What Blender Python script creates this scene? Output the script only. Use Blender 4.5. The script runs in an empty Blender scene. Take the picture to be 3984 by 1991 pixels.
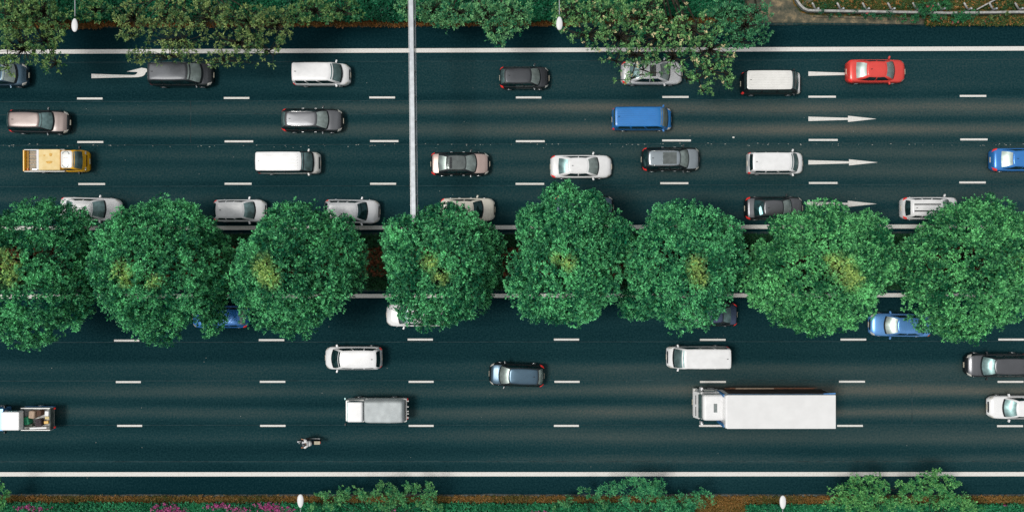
import bpy, bmesh, math, random
import numpy as np
from mathutils import Vector, Matrix
from mathutils.geometry import tessellate_polygon

rad = math.radians
scene = bpy.context.scene
C = scene.collection

# ------------------------------------------------------------------ camera
F_PX, IW, IH, HCAM = 3110.0, 3984.0, 1991.0, 64.0
cam_data = bpy.data.cameras.new("camera")
cam = bpy.data.objects.new("camera", cam_data)
C.objects.link(cam)
cam_data.sensor_width = 36.0
cam_data.lens = 36.0 * F_PX / IW
cam_data.clip_start = 0.5
cam_data.clip_end = 6000
TILT, ROLL = rad(0.33), rad(-0.10)
CAMM = Matrix.Translation((0, 0, HCAM)) @ Matrix.Rotation(ROLL, 4, 'Z') @ Matrix.Rotation(TILT, 4, 'Y')
cam.matrix_world = CAMM
scene.camera = cam

def P(px, py, z=0.0):
    """pixel of the photograph -> world point at height z"""
    d = CAMM.to_3x3() @ Vector(((px - IW / 2) / F_PX, -(py - IH / 2) / F_PX, -1.0))
    o = CAMM.translation
    t = (z - o.z) / d.z
    return o + d * t

def pxm(z=0.0):
    return F_PX / (HCAM - z)

# ------------------------------------------------------------------ world, sun, exposure
world = bpy.data.worlds.new("World")
scene.world = world
world.use_nodes = True
wn, wl = world.node_tree.nodes, world.node_tree.links
wn.clear()
SUN_EL, SUN_ROT = rad(62), rad(200)
sky = wn.new('ShaderNodeTexSky'); sky.sky_type = 'NISHITA'; sky.sun_disc = False
sky.sun_elevation = SUN_EL; sky.sun_rotation = SUN_ROT
sky.air_density = 1.0; sky.dust_density = 3.0; sky.ozone_density = 1.0
# thin overcast: the sky colour mixed with a cloud layer brighter overhead than at the horizon
tc = wn.new('ShaderNodeTexCoord'); sep = wn.new('ShaderNodeSeparateXYZ')
wl.new(tc.outputs['Generated'], sep.inputs[0])
mr = wn.new('ShaderNodeMapRange'); mr.inputs['From Min'].default_value = 0.0; mr.inputs['From Max'].default_value = 1.0
mr.inputs['To Min'].default_value = 3.2; mr.inputs['To Max'].default_value = 10.5
wl.new(sep.outputs['Z'], mr.inputs['Value'])
cn = wn.new('ShaderNodeTexNoise'); cn.inputs['Scale'].default_value = 2.2; cn.inputs['Detail'].default_value = 5
wl.new(tc.outputs['Generated'], cn.inputs['Vector'])
cm = wn.new('ShaderNodeMapRange'); cm.inputs['From Min'].default_value = 0.35; cm.inputs['From Max'].default_value = 0.65
cm.inputs['To Min'].default_value = 0.8; cm.inputs['To Max'].default_value = 1.15
wl.new(cn.outputs['Fac'], cm.inputs['Value'])
mul = wn.new('ShaderNodeMath'); mul.operation = 'MULTIPLY'
wl.new(mr.outputs[0], mul.inputs[0]); wl.new(cm.outputs[0], mul.inputs[1])
comb = wn.new('ShaderNodeVectorMath'); comb.operation = 'SCALE'
comb.inputs[0].default_value = (0.985, 1.0, 1.015)
wl.new(mul.outputs[0], comb.inputs['Scale'])
mix = wn.new('ShaderNodeMix'); mix.data_type = 'RGBA'; mix.inputs['Factor'].default_value = 0.88
wl.new(sky.outputs[0], mix.inputs['A']); wl.new(comb.outputs[0], mix.inputs['B'])
bg = wn.new('ShaderNodeBackground'); bg.inputs['Strength'].default_value = 0.066
wl.new(mix.outputs['Result'], bg.inputs['Color'])
wo = wn.new('ShaderNodeOutputWorld'); wl.new(bg.outputs[0], wo.inputs['Surface'])

sd = bpy.data.lights.new("sun", 'SUN'); sd.energy = 2.12; sd.angle = rad(17); sd.color = (1.0, 0.97, 0.92)
sun = bpy.data.objects.new("sun", sd); C.objects.link(sun)
sun.rotation_euler = (math.pi / 2 - SUN_EL, 0, -SUN_ROT + math.pi)
sun.rotation_euler = (rad(3), rad(-25), 0)
_v = Vector((0, 0, -1)); _v.rotate(sun.rotation_euler); _v = -_v
sky.sun_elevation = math.asin(_v.z); sky.sun_rotation = math.atan2(_v.x, _v.y)
scene.view_settings.view_transform = 'Standard'
scene.view_settings.look = 'None'
scene.view_settings.exposure = 0.0
scene.view_settings.gamma = 1.0
scene.cycles.max_bounces = 6
scene.cycles.diffuse_bounces = 3
scene.cycles.transparent_max_bounces = 6

# ------------------------------------------------------------------ materials
def new_mat(name):
    m = bpy.data.materials.new(name); m.use_nodes = True
    return m, m.node_tree.nodes, m.node_tree.links, m.node_tree.nodes['Principled BSDF']

def mat(name, col, rough=0.5, metal=0.0, coat=0.0, var=0.12, nscale=6.0, spec=0.5, emit=None, tint2=None):
    """procedural: base colour varied by noise"""
    m, n, l, b = new_mat(name)
    t = n.new('ShaderNodeTexCoord'); nz = n.new('ShaderNodeTexNoise')
    nz.inputs['Scale'].default_value = nscale; nz.inputs['Detail'].default_value = 4
    l.new(t.outputs['Object'], nz.inputs['Vector'])
    rp = n.new('ShaderNodeValToRGB')
    c2 = tint2 or tuple(min(1, c * (1 + var)) for c in col)
    rp.color_ramp.elements[0].position = 0.35; rp.color_ramp.elements[1].position = 0.65
    rp.color_ramp.elements[0].color = (*[c * (1 - var) for c in col], 1)
    rp.color_ramp.elements[1].color = (*c2, 1)
    l.new(nz.outputs['Fac'], rp.inputs[0]); l.new(rp.outputs[0], b.inputs['Base Color'])
    b.inputs['Roughness'].default_value = rough; b.inputs['Metallic'].default_value = metal
    b.inputs['Coat Weight'].default_value = coat; b.inputs['Coat Roughness'].default_value = 0.22
    b.inputs['Specular IOR Level'].default_value = spec
    if emit:
        b.inputs['Emission Color'].default_value = (*emit[0], 1); b.inputs['Emission Strength'].default_value = emit[1]
    return m

def paint(name, col, metal=0.0, rough=0.3, coat=0.6):
    return mat(name, col, rough=rough, metal=metal, coat=coat, var=0.05, nscale=1.6)

M = {
 'white': paint('white_paint', (0.85, 0.85, 0.855)),
 'cream': paint('cream_paint', (0.74, 0.70, 0.60)),
 'warmwhite': paint('warm_white_paint', (0.78, 0.77, 0.74)),
 'silver': paint('silver_paint', (0.72, 0.725, 0.74), 0.2, 0.32),
 'red': paint('red_paint', (0.80, 0.065, 0.05), 0.25, 0.35),
 'rose': paint('rose_brown_paint', (0.50, 0.38, 0.34), 0.55, 0.38),
 'mauve': paint('mauve_brown_paint', (0.26, 0.205, 0.19), 0.35, 0.45),
 'black': paint('black_paint', (0.03, 0.038, 0.042), 0.75, 0.3, 0.8),
 'darkgrey': paint('dark_grey_paint', (0.135, 0.14, 0.15), 0.8, 0.34),
 'nearblack': paint('deep_black_paint', (0.065, 0.07, 0.078), 0.8, 0.45, 0.2),
 'midgrey': paint('slate_grey_paint', (0.34, 0.39, 0.42), 0.8, 0.32),
 'blue': paint('blue_paint', (0.035, 0.22, 0.62), 0.35, 0.3),
 'vanblue': paint('van_blue_paint', (0.02, 0.20, 0.56), 0.1, 0.4),
 'skyblue': paint('light_blue_paint', (0.12, 0.33, 0.70), 0.45, 0.34),
 'navy': paint('navy_paint', (0.07, 0.10, 0.18), 0.7, 0.34),
 'steelblue': paint('steel_blue_paint', (0.05, 0.10, 0.145), 0.75, 0.34),
 'yellow': paint('yellow_paint', (0.98, 0.50, 0.01)),
 'trim': mat('black_trim', (0.008, 0.014, 0.018), 0.5, var=0.2),
 'chrome': mat('chrome', (0.75, 0.76, 0.76), 0.25, 0.9),
 'glasspale': mat('pale_glass', (0.36, 0.43, 0.405), 0.36, 0.8, var=0.22, nscale=2.5),
 'glassmid': mat('tinted_glass', (0.20, 0.31, 0.31), 0.36, 0.8, var=0.3, nscale=2.5),
 'glassdark': mat('dark_glass', (0.02, 0.06, 0.065), 0.06, 0.6, var=0.4, nscale=3),
 'roofglass': mat('roof_glass', (0.20, 0.225, 0.215), 0.12, 0.85, var=0.12, nscale=3),
 'lampclear': mat('clear_lamp', (0.72, 0.70, 0.64), 0.2, 0.3, var=0.15, nscale=9),
 'lampred': mat('red_lamp', (0.75, 0.035, 0.03), 0.25, 0.0, coat=0.5, emit=((1.0, 0.05, 0.04), 0.22)),
 'lampamber': mat('amber_lamp', (0.8, 0.2, 0.02), 0.25),
 'plate': mat('number_plate', (0.72, 0.66, 0.52), 0.5, var=0.25, nscale=40),
 'rubber': mat('tyre_rubber', (0.012, 0.014, 0.016), 0.8),
 'alloy': mat('alloy_rim', (0.62, 0.64, 0.66), 0.3, 0.8),
 'steel': mat('galvanised_steel', (0.50, 0.53, 0.56), 0.5, 0.35, var=0.12, nscale=3),
 'steeldark': mat('weathered_steel', (0.20, 0.23, 0.23), 0.6, 0.3, var=0.3, nscale=4),
 'tarp': mat('grey_tarpaulin', (0.47, 0.51, 0.52), 0.6, var=0.08, nscale=2),
 'tarpdark': mat('dark_tarpaulin', (0.08, 0.12, 0.13), 0.7, var=0.4, nscale=4),
 'canvas': mat('cream_cover', (0.84, 0.62, 0.26), 0.7, var=0.06, nscale=2.2, tint2=(0.88, 0.70, 0.36)),
 'stain': mat('ochre_stain', (0.72, 0.42, 0.10), 0.8, var=0.2),
 'woodslat': mat('bed_boards', (0.50, 0.36, 0.22), 0.7, var=0.3, nscale=8),
 'rust': mat('rust_brown', (0.18, 0.08, 0.045), 0.75, var=0.4, nscale=5),
 'greenbag': mat('green_bag', (0.01, 0.24, 0.11), 0.6, var=0.3),
 'card': mat('cardboard', (0.45, 0.33, 0.24), 0.8, var=0.2),
 'white2': mat('white_panel', (0.78, 0.78, 0.78), 0.45, var=0.03, nscale=1.2),
 'bluefabric': mat('blue_sheet', (0.01, 0.14, 0.36), 0.5, var=0.3),
 'weatherwood': mat('grey_rail', (0.42, 0.42, 0.40), 0.6, 0.15, var=0.25, nscale=5),
 'skin': mat('skin', (0.42, 0.22, 0.13), 0.6, var=0.05),
 'shirt': mat('white_shirt', (0.84, 0.83, 0.82), 0.8, var=0.05),
 'trousers': mat('dark_trousers', (0.03, 0.035, 0.045), 0.8),
 'helmet': mat('helmet', (0.05, 0.06, 0.07), 0.25, coat=0.8),
 'khaki': mat('khaki_plastic', (0.40, 0.36, 0.25), 0.5),
 'litter': mat('litter', (0.75, 0.74, 0.7), 0.7),
}

def marking_mat():
    m, n, l, b = new_mat('road_paint')
    t = n.new('ShaderNodeTexCoord')
    nz = n.new('ShaderNodeTexNoise'); nz.inputs['Scale'].default_value = 9; nz.inputs['Detail'].default_value = 6
    l.new(t.outputs['Object'], nz.inputs['Vector'])
    rp = n.new('ShaderNodeValToRGB')
    rp.color_ramp.elements[0].position = 0.30; rp.color_ramp.elements[0].color = (0.60, 0.58, 0.53, 1)
    rp.color_ramp.elements[1].position = 0.52; rp.color_ramp.elements[1].color = (0.75, 0.735, 0.70, 1)
    l.new(nz.outputs['Fac'], rp.inputs[0]); l.new(rp.outputs[0], b.inputs['Base Color'])
    b.inputs['Roughness'].default_value = 0.75
    return m
M['paintline'] = marking_mat()

def asphalt(name, prof):
    """prof: (pixel row, brightness 0..1) -> wheel tracks along the lanes"""
    m, n, l, b = new_mat(name)
    t = n.new('ShaderNodeTexCoord'); s = n.new('ShaderNodeSeparateXYZ')
    l.new(t.outputs['Object'], s.inputs[0])
    mp = n.new('ShaderNodeMapping'); mp.inputs['Scale'].default_value = (0.03, 0.5, 1)
    l.new(t.outputs['Object'], mp.inputs[0])
    wob = n.new('ShaderNodeTexNoise'); wob.inputs['Scale'].default_value = 1.0; wob.inputs['Detail'].default_value = 3
    l.new(mp.outputs[0], wob.inputs['Vector'])
    mo = n.new('ShaderNodeMath'); mo.operation = 'MULTIPLY_ADD'; mo.inputs[1].default_value = 0.7; mo.inputs[2].default_value = -0.35
    l.new(wob.outputs['Fac'], mo.inputs[0])
    ad = n.new('ShaderNodeMath'); l.new(s.outputs['Y'], ad.inputs[0]); l.new(mo.outputs[0], ad.inputs[1])
    ys = [(P(IW / 2, p).y, v) for p, v in prof]
    ys.sort()
    y0, y1 = ys[0][0], ys[-1][0]
    mr = n.new('ShaderNodeMapRange'); mr.inputs['From Min'].default_value = y0; mr.inputs['From Max'].default_value = y1
    l.new(ad.outputs[0], mr.inputs['Value'])
    rp = n.new('ShaderNodeValToRGB'); rp.color_ramp.interpolation = 'B_SPLINE'
    el = rp.color_ramp.elements
    el[0].position = 0; el[0].color = (ys[0][1],) * 3 + (1,)
    el[1].position = 1; el[1].color = (ys[-1][1],) * 3 + (1,)
    for y, v in ys[1:-1]:
        e = el.new((y - y0) / (y1 - y0)); e.color = (v, v, v, 1)
    l.new(mr.outputs[0], rp.inputs[0])
    # tone rises from left to right, plus slow noise along and across
    mp2 = n.new('ShaderNodeMapping'); mp2.inputs['Scale'].default_value = (0.025, 0.12, 1)
    l.new(t.outputs['Object'], mp2.inputs[0])
    n2 = n.new('ShaderNodeTexNoise'); n2.inputs['Scale'].default_value = 1.0; n2.inputs['Detail'].default_value = 4
    l.new(mp2.outputs[0], n2.inputs['Vector'])
    xtone = n.new('ShaderNodeMapRange'); xtone.inputs['From Min'].default_value = -30; xtone.inputs['From Max'].default_value = 30
    xtone.inputs['To Min'].default_value = 0.64; xtone.inputs['To Max'].default_value = 1.06
    l.new(s.outputs['X'], xtone.inputs['Value'])
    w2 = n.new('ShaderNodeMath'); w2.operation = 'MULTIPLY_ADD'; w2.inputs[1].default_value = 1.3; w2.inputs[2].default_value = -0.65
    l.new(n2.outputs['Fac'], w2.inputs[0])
    w3 = n.new('ShaderNodeMath'); l.new(xtone.outputs[0], w3.inputs[0]); l.new(w2.outputs[0], w3.inputs[1])
    # fine along-road streaks
    mp3 = n.new('ShaderNodeMapping'); mp3.inputs['Scale'].default_value = (0.10, 1.4, 1)
    l.new(t.outputs['Object'], mp3.inputs[0])
    n3 = n.new('ShaderNodeTexNoise'); n3.inputs['Scale'].default_value = 1.0; n3.inputs['Detail'].default_value = 6
    l.new(mp3.outputs[0], n3.inputs['Vector'])
    st = n.new('ShaderNodeMath'); st.operation = 'MULTIPLY_ADD'; st.inputs[1].default_value = 0.18; st.inputs[2].default_value = -0.14
    l.new(n3.outputs['Fac'], st.inputs[0])
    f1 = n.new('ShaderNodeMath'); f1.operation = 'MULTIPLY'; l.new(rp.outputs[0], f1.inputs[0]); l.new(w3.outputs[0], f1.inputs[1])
    # aggregate grain
    n4 = n.new('ShaderNodeTexNoise'); n4.inputs['Scale'].default_value = 7.0; n4.inputs['Detail'].default_value = 8; n4.inputs['Roughness'].default_value = 0.75
    l.new(t.outputs['Object'], n4.inputs['Vector'])
    gr = n.new('ShaderNodeMath'); gr.operation = 'MULTIPLY_ADD'; gr.inputs[1].default_value = 1.1; gr.inputs[2].default_value = -0.55
    l.new(n4.outputs['Fac'], gr.inputs[0])
    f2 = n.new('ShaderNodeMath'); l.new(f1.outputs[0], f2.inputs[0]); l.new(st.outputs[0], f2.inputs[1])
    f3 = n.new('ShaderNodeMath'); f3.use_clamp = True; l.new(f2.outputs[0], f3.inputs[0]); l.new(gr.outputs[0], f3.inputs[1])
    cr = n.new('ShaderNodeValToRGB'); e = cr.color_ramp.elements
    e[0].position = 0.0; e[0].color = (0.0012, 0.0175, 0.0235, 1)
    e[1].position = 1.0; e[1].color = (0.12, 0.118, 0.10, 1)
    e.new(0.28).color = (0.010, 0.041, 0.048, 1)
    e.new(0.6).color = (0.043, 0.071, 0.071, 1)
    l.new(f3.outputs[0], cr.inputs[0]); l.new(cr.outputs[0], b.inputs['Base Color'])
    b.inputs['Roughness'].default_value = 0.9
    b.inputs['Specular IOR Level'].default_value = 0.04
    return m

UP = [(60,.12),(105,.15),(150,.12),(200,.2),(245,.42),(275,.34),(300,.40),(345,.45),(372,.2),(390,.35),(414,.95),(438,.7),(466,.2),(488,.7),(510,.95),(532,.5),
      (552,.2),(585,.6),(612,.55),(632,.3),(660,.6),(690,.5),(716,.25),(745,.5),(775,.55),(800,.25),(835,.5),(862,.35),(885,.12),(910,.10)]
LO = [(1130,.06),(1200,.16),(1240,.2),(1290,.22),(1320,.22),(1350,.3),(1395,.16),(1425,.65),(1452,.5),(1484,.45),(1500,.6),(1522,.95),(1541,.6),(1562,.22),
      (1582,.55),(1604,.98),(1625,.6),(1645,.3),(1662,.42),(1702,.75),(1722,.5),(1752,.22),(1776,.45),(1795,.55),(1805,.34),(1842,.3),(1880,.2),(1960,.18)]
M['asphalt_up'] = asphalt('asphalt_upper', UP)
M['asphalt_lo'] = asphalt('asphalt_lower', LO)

def soil(name, c0, c1, c2, scale):
    m, n, l, b = new_mat(name)
    t = n.new('ShaderNodeTexCoord')
    nz = n.new('ShaderNodeTexNoise'); nz.inputs['Scale'].default_value = scale; nz.inputs['Detail'].default_value = 8; nz.inputs['Roughness'].default_value = 0.7
    l.new(t.outputs['Object'], nz.inputs['Vector'])
    rp = n.new('ShaderNodeValToRGB'); e = rp.color_ramp.elements
    e[0].position = 0.32; e[0].color = (*c0, 1); e[1].position = 0.68; e[1].color = (*c2, 1); e.new(0.5).color = (*c1, 1)
    l.new(nz.outputs['Fac'], rp.inputs[0]); l.new(rp.outputs[0], b.inputs['Base Color'])
    b.inputs['Roughness'].default_value = 0.95; b.inputs['Specular IOR Level'].default_value = 0.1
    bp = n.new('ShaderNodeBump'); bp.inputs['Strength'].default_value = 0.5; bp.inputs['Distance'].default_value = 0.08
    l.new(nz.outputs['Fac'], bp.inputs['Height']); l.new(bp.outputs[0], b.inputs['Normal'])
    return m
M['grassland'] = soil('grassland', (0.006, 0.05, 0.028), (0.03, 0.11, 0.04), (0.10, 0.13, 0.04), 0.8)
M['verge'] = soil('verge_soil', (0.012, 0.05, 0.028), (0.07, 0.07, 0.025), (0.28, 0.13, 0.03), 2.2)
M['median'] = soil('median_soil', (0.004, 0.035, 0.022), (0.012, 0.06, 0.03), (0.06, 0.05, 0.03), 1.6)
M['dirt'] = soil('bare_dirt', (0.045, 0.06, 0.048), (0.13, 0.12, 0.085), (0.36, 0.27, 0.16), 1.7)
M['kerb'] = soil('kerb_concrete', (0.05, 0.07, 0.07), (0.10, 0.12, 0.115), (0.2, 0.2, 0.18), 4)
M['kerbdark'] = soil('mossy_kerb', (0.006, 0.028, 0.034), (0.02, 0.05, 0.052), (0.07, 0.08, 0.07), 4)
M['bark'] = soil('bark', (0.010, 0.02, 0.018), (0.035, 0.035, 0.026), (0.09, 0.07, 0.05), 5)

def leaf_mat(name, rough=0.5, trans=0.08, spec=0.35):
    m, n, l, b = new_mat(name)
    at = n.new('ShaderNodeAttribute'); at.attribute_name = 'leaf_tint'
    l.new(at.outputs['Color'], b.inputs['Base Color'])
    b.inputs['Roughness'].default_value = rough; b.inputs['Specular IOR Level'].default_value = spec
    tr = n.new('ShaderNodeBsdfTranslucent'); l.new(at.outputs['Color'], tr.inputs['Color'])
    mx = n.new('ShaderNodeMixShader'); mx.inputs[0].default_value = trans
    out = n['Material Output']
    l.new(b.outputs[0], mx.inputs[1]); l.new(tr.outputs[0], mx.inputs[2]); l.new(mx.outputs[0], out.inputs['Surface'])
    return m
M['leaf'] = leaf_mat('leaf')

# ------------------------------------------------------------------ object helpers
def link(o, parent=None):
    C.objects.link(o)
    if parent is not None: o.parent = parent
    return o

def obj_pd(name, verts, faces, m, parent=None, smooth=True):
    me = bpy.data.meshes.new(name)
    me.from_pydata([tuple(v) for v in verts], [], faces)
    me.materials.append(m)
    if smooth: me.polygons.foreach_set('use_smooth', [True] * len(me.polygons))
    me.update()
    return link(bpy.data.objects.new(name, me), parent)

def obj_bm(name, bm, m, parent=None, smooth=False):
    me = bpy.data.meshes.new(name); bm.to_mesh(me); bm.free()
    me.materials.append(m)
    if smooth: me.polygons.foreach_set('use_smooth', [True] * len(me.polygons))
    return link(bpy.data.objects.new(name, me), parent)

def tag(o, label=None, cat=None, group=None, kind=None):
    if label: o['label'] = label
    if cat: o['category'] = cat
    if group: o['group'] = group
    if kind: o['kind'] = kind
    return o

def empty(name, loc, rz=0.0):
    o = bpy.data.objects.new(name, None); o.empty_display_size = 0.5
    o.location = loc; o.rotation_euler = (0, 0, rz)
    return link(o)

def bm_box(bm, c, s, bev=0.0, rot=None, taper=None, seg=2):
    r = bmesh.ops.create_cube(bm, size=1.0)
    vs = r['verts']
    for v in vs:
        tx = ty = 1.0
        if taper and v.co.z > 0: tx, ty = taper
        v.co = Vector((v.co.x * s[0] * tx, v.co.y * s[1] * ty, v.co.z * s[2]))
    if bev > 0:
        es = list({e for v in vs for e in v.link_edges})
        rb = bmesh.ops.bevel(bm, geom=es, offset=bev, segments=seg, profile=0.7, affect='EDGES')
        vs = list({v for f in rb['faces'] for v in f.verts} | {v for v in vs if v.is_valid})
    Mx = Matrix.Translation(c)
    if rot is not None: Mx = Mx @ rot
    bmesh.ops.transform(bm, matrix=Mx, verts=vs)

def box(name, c, s, m, parent=None, bev=0.0, rot=None, taper=None, seg=2, smooth=False):
    bm = bmesh.new(); bm_box(bm, c, s, bev, rot, taper, seg)
    return obj_bm(name, bm, m, parent, smooth)

def boxes(name, lst, m, parent=None, bev=0.0):
    bm = bmesh.new()
    for it in lst:
        bm_box(bm, it[0], it[1], bev, it[2] if len(it) > 2 else None)
    return obj_bm(name, bm, m, parent)

def tube_data(pts, rs, n=8, cap=True):
    V, Fc = [], []
    pts = [Vector(p) for p in pts]
    for i, p in enumerate(pts):
        a = pts[max(0, i - 1)]; b = pts[min(len(pts) - 1, i + 1)]
        d = (b - a).normalized()
        ref = Vector((0, 0, 1)) if abs(d.z) < 0.9 else Vector((1, 0, 0))
        u = d.cross(ref).normalized(); w = d.cross(u).normalized()
        for k in range(n):
            an = 2 * math.pi * k / n
            V.append(p + (u * math.cos(an) + w * math.sin(an)) * rs[i])
    for i in range(len(pts) - 1):
        for k in range(n):
            a = i * n + k; b = i * n + (k + 1) % n
            Fc.append((a, b, b + n, a + n))
    if cap:
        Fc.append(tuple(range(n))[::-1]); Fc.append(tuple(range((len(pts) - 1) * n, len(pts) * n)))
    return V, Fc

def tubes(name, lst, m, parent=None, n=8):
    V, Fc = [], []
    for pts, rs in lst:
        v, f = tube_data(pts, rs, n); o = len(V)
        V += v; Fc += [tuple(i + o for i in q) for q in f]
    return obj_pd(name, V, Fc, m, parent)

def cyl_mesh(name, r, w, n=20, rin=0.0):
    """disc with axis along y"""
    bm = bmesh.new()
    bmesh.ops.create_cone(bm, cap_ends=True, segments=n, radius1=r, radius2=r, depth=w)
    es = [e for e in bm.edges if len(e.link_faces) == 2 and abs(e.verts[0].co.z - e.verts[1].co.z) < 1e-6]
    bmesh.ops.bevel(bm, geom=es, offset=min(r, w) * 0.18, segments=2, affect='EDGES')
    bmesh.ops.rotate(bm, matrix=Matrix.Rotation(math.pi / 2, 3, 'X'), verts=bm.verts)
    me = bpy.data.meshes.new(name); bm.to_mesh(me); bm.free()
    return me

def flat(name, pts, z, m, parent=None):
    """flat polygon from world xy points"""
    v3 = [Vector((p[0], p[1], z)) for p in pts]
    tris = tessellate_polygon([v3])
    area = sum(v3[i].x * v3[(i + 1) % len(v3)].y - v3[(i + 1) % len(v3)].x * v3[i].y for i in range(len(v3)))
    fs = []
    for t in tris:
        a, b, c = (v3[i] for i in t)
        if (b - a).cross(c - a).z < 0: t = (t[0], t[2], t[1])
        fs.append(tuple(t))
    return obj_pd(name, v3, fs, m, parent, smooth=False)

# ------------------------------------------------------------------ setting: ground, roads, kerbs, markings
XL, XR = -320.0, 320.0
g = flat('ground', [(-2500, -2500), (2500, -2500), (2500, 2500), (-2500, 2500)], 0.0, M['grassland']); tag(g, kind='structure')
def Y(py, px=IW / 2): return P(px, py).y
yt, ym1, ym2, yb_ = Y(103), Y(903), Y(1133), Y(1922)
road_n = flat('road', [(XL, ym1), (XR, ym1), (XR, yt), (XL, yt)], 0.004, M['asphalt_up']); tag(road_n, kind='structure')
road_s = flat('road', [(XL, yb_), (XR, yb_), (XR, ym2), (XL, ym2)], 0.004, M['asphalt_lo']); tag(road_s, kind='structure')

def strip_noise(name, yin, yout, z, m, seed, amp=0.10, step=0.35, side=1, flatrun=None):
    """a raised strip whose road edge wanders"""
    rnd = np.random.default_rng(seed)
    xs = np.concatenate([[XL], np.arange(-46, 46, step), [XR]])
    w = rnd.normal(0, 1, len(xs)); k = np.ones(7) / 7; w = np.convolve(w, k, 'same') * amp * 2 + rnd.normal(0, amp * .3, len(xs))
    V, Fc = [], []
    for x, d in zip(xs, w):
        V += [(x, yin + d, 0.0), (x, yin + d + side * .04, z), (x, yout, z)]
    for i in range(len(xs) - 1):
        a = i * 3
        if side > 0: Fc += [(a, a + 3, a + 4, a + 1), (a + 1, a + 4, a + 5, a + 2)]
        else: Fc += [(a + 3, a, a + 1, a + 4), (a + 4, a + 1, a + 2, a + 5)]
    return obj_pd(name, V, Fc, m, smooth=False)
tag(strip_noise('kerb', yt - 0.02, yt + 0.28, 0.10, M['kerbdark'], 1, 0.03), kind='structure')
tag(strip_noise('verge', yt + 0.20, 45, 0.13, M['verge'], 2, 0.07), kind='structure')
tag(strip_noise('kerb', yb_ + 0.02, yb_ - 0.28, 0.10, M['kerb'], 3, 0.03, side=-1), kind='structure')
tag(strip_noise('verge', yb_ - 0.16, -45, 0.13, M['verge'], 4, 0.06, side=-1), kind='structure')
# median with its kerbs
def prism(name, x0, x1, y0, y1, z, m):
    V = [(x0, y0, 0), (x1, y0, 0), (x1, y1, 0), (x0, y1, 0), (x0, y0, z), (x1, y0, z), (x1, y1, z), (x0, y1, z)]
    return obj_pd(name, V, [(4, 5, 6, 7), (0, 1, 5, 4), (1, 2, 6, 5), (2, 3, 7, 6), (3, 0, 4, 7)], m, smooth=False)
tag(prism('median', XL, XR, ym2 + .18, ym1 - .18, 0.16, M['median']), kind='structure')
tag(prism('kerb', XL, XR, ym1 - .18, ym1 + .0, 0.13, M['kerbdark']), kind='structure')
tag(prism('kerb', XL, XR, ym2 - .0, ym2 + .18, 0.13, M['kerbdark']), kind='structure')

def hline(name, py, th, parent):
    y = (P(400, py).y + P(3600, py).y) / 2 if not isinstance(py, tuple) else (P(0, py[0]).y + P(IW, py[1]).y) / 2
    h = th / pxm() / 2
    return flat(name, [(XL, y - h), (XR, y - h), (XR, y + h), (XL, y + h)], 0.009, M['paintline'], parent)
hline('edge_line', (201.5, 190.5), 16.5, road_n)
hline('edge_line', (886, 882.5), 15.5, road_n)
hline('edge_line', (1150.5, 1149), 15.5, road_s)
hline('edge_line', (1842, 1844), 16.5, road_s)
rows = [
 (road_n, [(300,399,384),(871,970,382),(1437,1537,380),(2007,2106,380),(2577,2679,378),(3145,3252,377),(3734,3837,374)]),
 (road_n, [(301,402,553),(874,985,550.5),(1440,1550,549.5),(2007,2119,550),(2576,2688,547),(3146,3259,545),(3736,3842,543)]),
 (road_n, [(305,409,716),(874,979,715),(1440,1541,715),(2006,2117,715.5),(2569,2678,713),(3147,3258,712),(3732,3835,710)]),
 (road_s, [(444,542,1324),(1007,1106,1322),(1586,1684,1320),(2155,2253,1320),(2723,2823,1321),(3270,3370,1320),(3884,3984,1320)]),
 (road_s, [(451,548,1485),(1011,1110,1484),(1590,1687,1484),(2157,2255,1484),(2723,2824,1484.5),(3264,3365,1483.5),(3881,3982,1484)]),
 (road_s, [(456,553,1655),(1012,1111,1655),(1590,1687,1655),(2155,2252,1655),(2720,2818,1655),(3257,3357,1655),(3879,3980,1656)]),
]
for rd, row in rows:
    for x0, x1, y in row:
        a = P(x0, y); b = P(x1, y); h = 3.7 / pxm()
        flat('lane_dash', [(a.x, a.y - h), (b.x, b.y - h), (b.x, b.y + h), (a.x, a.y + h)], 0.009, M['paintline'], rd)
    for k in range(-6, 13):          # the same dashes carry on beyond the frame
        if -1 < k < 7: continue
        x = P(row[0][0], row[0][2]).x + k * 11.75; y = P(IW / 2, row[3][2]).y; h = 3.7 / pxm()
        if abs(x) < 43.5: continue
        flat('lane_dash', [(x, y - h), (x + 2.1, y - h), (x + 2.1, y + h), (x, y + h)], 0.009, M['paintline'], rd)
def arrow(px0, py, pxh, pxt):
    pts = [(px0, py - 8.5), (pxh, py - 4), (pxh, py - 12), (pxt, py), (pxh, py + 12), (pxh, py + 4), (px0, py + 8.5)]
    flat('lane_arrow', [P(*p)[:2] for p in pts], 0.009, M['paintline'], road_n)
arrow(3145, 463, 3299, 3410); arrow(3145, 632, 3303, 3415); arrow(3140, 793, 3298, 3411)
bent = [(356,288),(356,305),(440,303),(538,301),(556,297),(564,290),(567,283),(572,279.5),(584,279.5),(581,273),(566,267),(551,264.5),(493,279.5),(536,281),(531,289),(522,293),(440,291)]
flat('lane_arrow', [P(*p)[:2] for p in bent], 0.009, M['paintline'], road_n)
flat('lane_arrow', [P(p[0] + 2789, p[1] - 9)[:2] for p in bent], 0.009, M['paintline'], road_n)
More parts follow.
